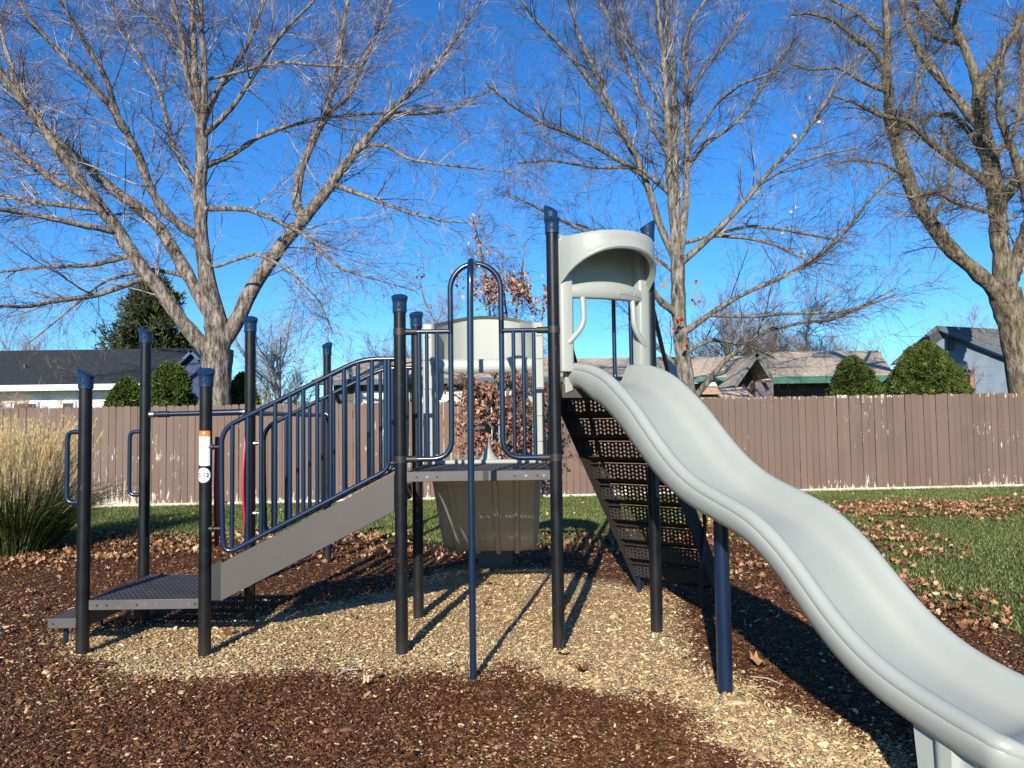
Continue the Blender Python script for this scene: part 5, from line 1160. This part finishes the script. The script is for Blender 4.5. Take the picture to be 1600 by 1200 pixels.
def house_tan():
    Ye, Yr = 24.0, 27.5; root = empty('green_eave_house', (W(1200, 600, Yr).x, Yr, 0), 'tan shingled house with green fascia and small front gable right of the oak', 'house')
    ze = W(1290, 587, Ye).z; zr = W(1280, 549, Yr).z; x0 = W(985, 590, Ye).x; x1 = W(1397, 590, Ye).x; xr1 = W(1372, 548, Yr).x
    # right and main plane
    xg = W(1205, 587, Ye).x; slab('roof', [(xg - .3, Ye, ze), (x1, Ye, ze), (xr1, Yr, zr), (W(1187,550,Yr).x, Yr, zr)], .12, M['rooftan'], root)
    slab('roof', [(x1, Ye, ze), (xr1, Yr, zr), (x1 - .1, Yr + 3.4, ze)], .12, M['rooftan'], root)
    zr2 = W(1100, 557, Yr).z; slab('roof', [(x0 - 1.5, Ye, ze + .02), (W(1150,590,Ye).x, Ye, ze + .02), (W(1186,557,Yr).x, Yr, zr2), (x0 - 1.5, Yr, zr2)], .12, M['rooftan'], root)
    wbox('fascia', xg, x1 + .02, Ye - .06, Ye - .004, ze - .23, ze - .01, M['fasciag'], root)
    wbox('fascia', x0 - 1.5, W(1148,590,Ye).x, Ye - .06, Ye - .004, ze - .13, ze - .0, M['fasciag'], root)
    # front gable
    Yg = 22.4; A = W(1182, 551, Yg); Lf = W(1146, 602, Yg); Rt = W(1206, 589, Yg)
    slab('gable_roof', [Lf, A, Vector((A.x, Yr, A.z)), Vector((Lf.x, Yr, Lf.z))], .07, M['rooftan'], root); slab('gable_roof', [Rt, A, Vector((A.x, Yr, A.z)), Vector((Rt.x, Yr, Rt.z))], .07, M['rooftan'], root)
    for a, b in ((Lf, A), (A, Rt)):
        m = MB(); d = (b - a).normalized(); n = Vector((-d.z, 0, d.x)); n = n if n.z > 0 else -n
        m.prism([a + Vector((0,-.05,0)), b + Vector((0,-.05,0)), b + Vector((0,-.05,0)) - n * .10, a + Vector((0,-.05,0)) - n * .10], (0, .045, 0)); m.build('barge_board', M['fasciag2'], root)
    m = MB(); m.prism([Vector((Lf.x + .25, Yg + 1.2, 0)), Vector((Rt.x - .1, Yg + 1.2, 0)), Vector((Rt.x - .1, Yg + 1.2, Rt.z - .1)), Vector((A.x, Yg + 1.2, A.z - .15)), Vector((Lf.x + .25, Yg + 1.2, Lf.z + .2))], (0, .1, 0)); m.build('gable_wall', M['walltan'], root)
    wbox('wall', x0 - 1.4, x1 - .5, Ye + .9, Yr + 2.8, 0, ze - .15, M['walltan'], root)
    wbox('gable_side_wall', W(1175,600,Yg+1).x, W(1203,600,Yg+1).x, Yg + .7, Yg + 1.15, 0, Rt.z - .12, M['purpwall'], root)  # this wall's shade is put into its purple siding colour
    wbox('brick_pier', W(1378,600,Ye+.2).x, W(1392,600,Ye+.2).x, Ye + .2, Ye + .5, 0, ze - .2, M['brick'], root)
    q = W(1282, 557, 26.6); m = MB(); m.box(q, (.55, .35, .14), Matrix.Rotation(-.35, 3, 'X')); m.box(q + Vector((0,-.05,.08)), (.4, .3, .06), Matrix.Rotation(-.35, 3, 'X')); m.build('roof_vent', M['ventgrey'], root, bevel=.03)
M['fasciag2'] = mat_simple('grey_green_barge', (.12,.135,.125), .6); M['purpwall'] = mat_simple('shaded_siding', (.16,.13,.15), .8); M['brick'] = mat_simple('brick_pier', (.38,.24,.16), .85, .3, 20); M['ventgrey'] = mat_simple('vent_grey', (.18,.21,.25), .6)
house_tan()
# little tan shed with a white vent cap in front of that house
def shed():
    Y = 20.0; A = W(1112, 598, Y); root = empty('garden_shed', (A.x, Y, 0), 'small tan roofed shed with white ridge cap just right of the oak trunk base', 'shed')
    x0, x1 = W(1088, 612, Y).x, W(1172, 612, Y).x; z = W(1100, 603, Y).z; zb = W(1100, 617, Y).z
    slab('roof', [(x0, Y - .4, zb - .1), (x1, Y - .4, zb - .1), (x1 + .0, Y + .7, z), (x0 + .3, Y + .7, z)], .06, M['rooftan'], root); wbox('wall', x0 + .1, x1 - .1, Y - .3, Y + .65, 0, zb - .16, M['walltan'], root)
    m = MB(); m.prism([W(1096,616,Y-.5), W(1128,616,Y-.5), W(1118,603,Y-.5), W(1105,603,Y-.5)], (0, .5, 0)); m.build('gable_end', M['brick'], root)
    m = MB(); m.prism([W(1103,604,Y-.55), W(1122,604,Y-.55), W(1118,597,Y-.55), W(1107,597,Y-.55)], (0, .6, 0)); m.build('ridge_cap', M['fasciaw'], root, bevel=.02)
    m = MB(); q = W(1112.5,595.5,Y-.3); m.box(q, (.12,.12,.06)); m.build('finial', M['pipe'], root, bevel=.01)
    m = MB(); m.tube([W(1160,601,Y-.5), W(1163,606,Y-.5), W(1172,611,Y-.5)], .03, 8); m.build('downpipe', M['pipe'], root)
shed()
def house_blue():
    root = empty('blue_house', (W(1490, 580, 23).x, 24, 0), 'blue grey gabled house with louvre vent at the right behind the shrubs', 'house')
    Y = 22.5; A = W(1463, 509, Y); Lf = W(1394, 566, Y); Rt = W(1590, 559, Y); dv = Vector((3.2, 1.6, 0)) 
    wy = Y + .25; m = MB(); m.prism([Vector((Lf.x + .5, wy, 0)), Vector((Rt.x + .6, wy, 0)), Vector((Rt.x + .6, wy, Rt.z - .25)), Vector((A.x, wy, A.z - .1)), Vector((Lf.x + .5, wy, Lf.z + .25))], dv * .9); m.build('wall', M['bluewall'], root)
    slab('roof', [A, A + dv, Lf + dv + Vector((0,0,0)), Lf], .1, M['roofgrey'], root)
    slab('roof', [A, A + Vector((3.6, 1.5, 0)), Vector((Rt.x + 2.6, Y + 1.0, Rt.z)), Rt], .1, M['roofgrey'], root)
    for a, b in ((Lf, A), (A, Rt)):
        m = MB(); d = (b - a).normalized(); n = Vector((-d.z, 0, d.x)); n = n if n.z > 0 else -n
        o = Vector((0,-.05,0)); m.prism([a + o, b + o, b + o - n * .11, a + o - n * .11], (0, .045, 0)); m.build('barge_board', M['fasciad2'], root)
        m = MB(); m.prism([a - n * .085, b - n * .085, b - n * .105, a - n * .105], (0, .24, 0)); m.build('soffit', M['bluewall'], root)
    v0, v1 = W(1482, 524, Y + .2), W(1492, 547, Y + .2); fr = wbox('louvre_vent', v0.x, v1.x, Y + .19, Y + .247, v1.z, v0.z, M['fasciad'], root)
    for k in range(5):
        z = v1.z + (v0.z - v1.z) * (k + .5) / 5; m = MB(); m.box(((v0.x + v1.x)/2, Y + .18, z), ((v1.x - v0.x) * .9, .03, .03), Matrix.Rotation(.5, 3, 'X')); m.build('slat', M['fasciad2'], fr)
    x0, x1 = W(1510, 600, Y).x, W(1530, 600, Y).x; w = wbox('window', x0, x1, Y + .2, Y + .247, .8, W(1510, 577, Y).z, M['fasciad'], root); wbox('pane', x0 + .05, x1 - .05, Y + .185, Y + .198, .85, W(1510, 577, Y).z - .05, M['glass'], w)
M['fasciad2'] = mat_simple('slate_barge', (.08,.11,.14), .5)
house_blue()
def stump():
    q = W(1517, 600, 19.5); root = empty('broken_trunk', (q.x, 19.5, 0), 'reddish splintered small trunk with bare twigs right of the large domed shrub', 'dead tree')
    r = np.random.default_rng(3); h = W(1520, 582, 19.5).z; P, rr = resample([(q.x, 19.5, 0), (q.x + .03, 19.5, h * .6), (q.x + .02, 19.5, h)], [.10, .085, .05], 8, .15, r)
    V, F = tubes_np(P[None], rr[None], 9); npmesh('trunk', V, F, M['redwood'], root, smooth=True)
    A, Ar = children(P[None], rr[None], 26, r, .5, 1, (30, 80), (.3, .9), 6, (.1,.2), .1, .2, .006); B, Br = children(A, Ar, 120, r, .2, 1, (20, 60), (.1, .3), 4, (.5,.7), .1, .2, .004)
    V1, F1 = tubes_np(A, Ar, 4); V2, F2 = tubes_np(B, Br, 3); npmesh('crown', np.concatenate([V1, V2]), np.concatenate([F1, F2 + len(V1)]), M['farA'], root)
M['redwood'] = bark_mat('red_split_wood', (.16,.06,.04), (.35,.16,.11), (.5,.3,.22)); stump()
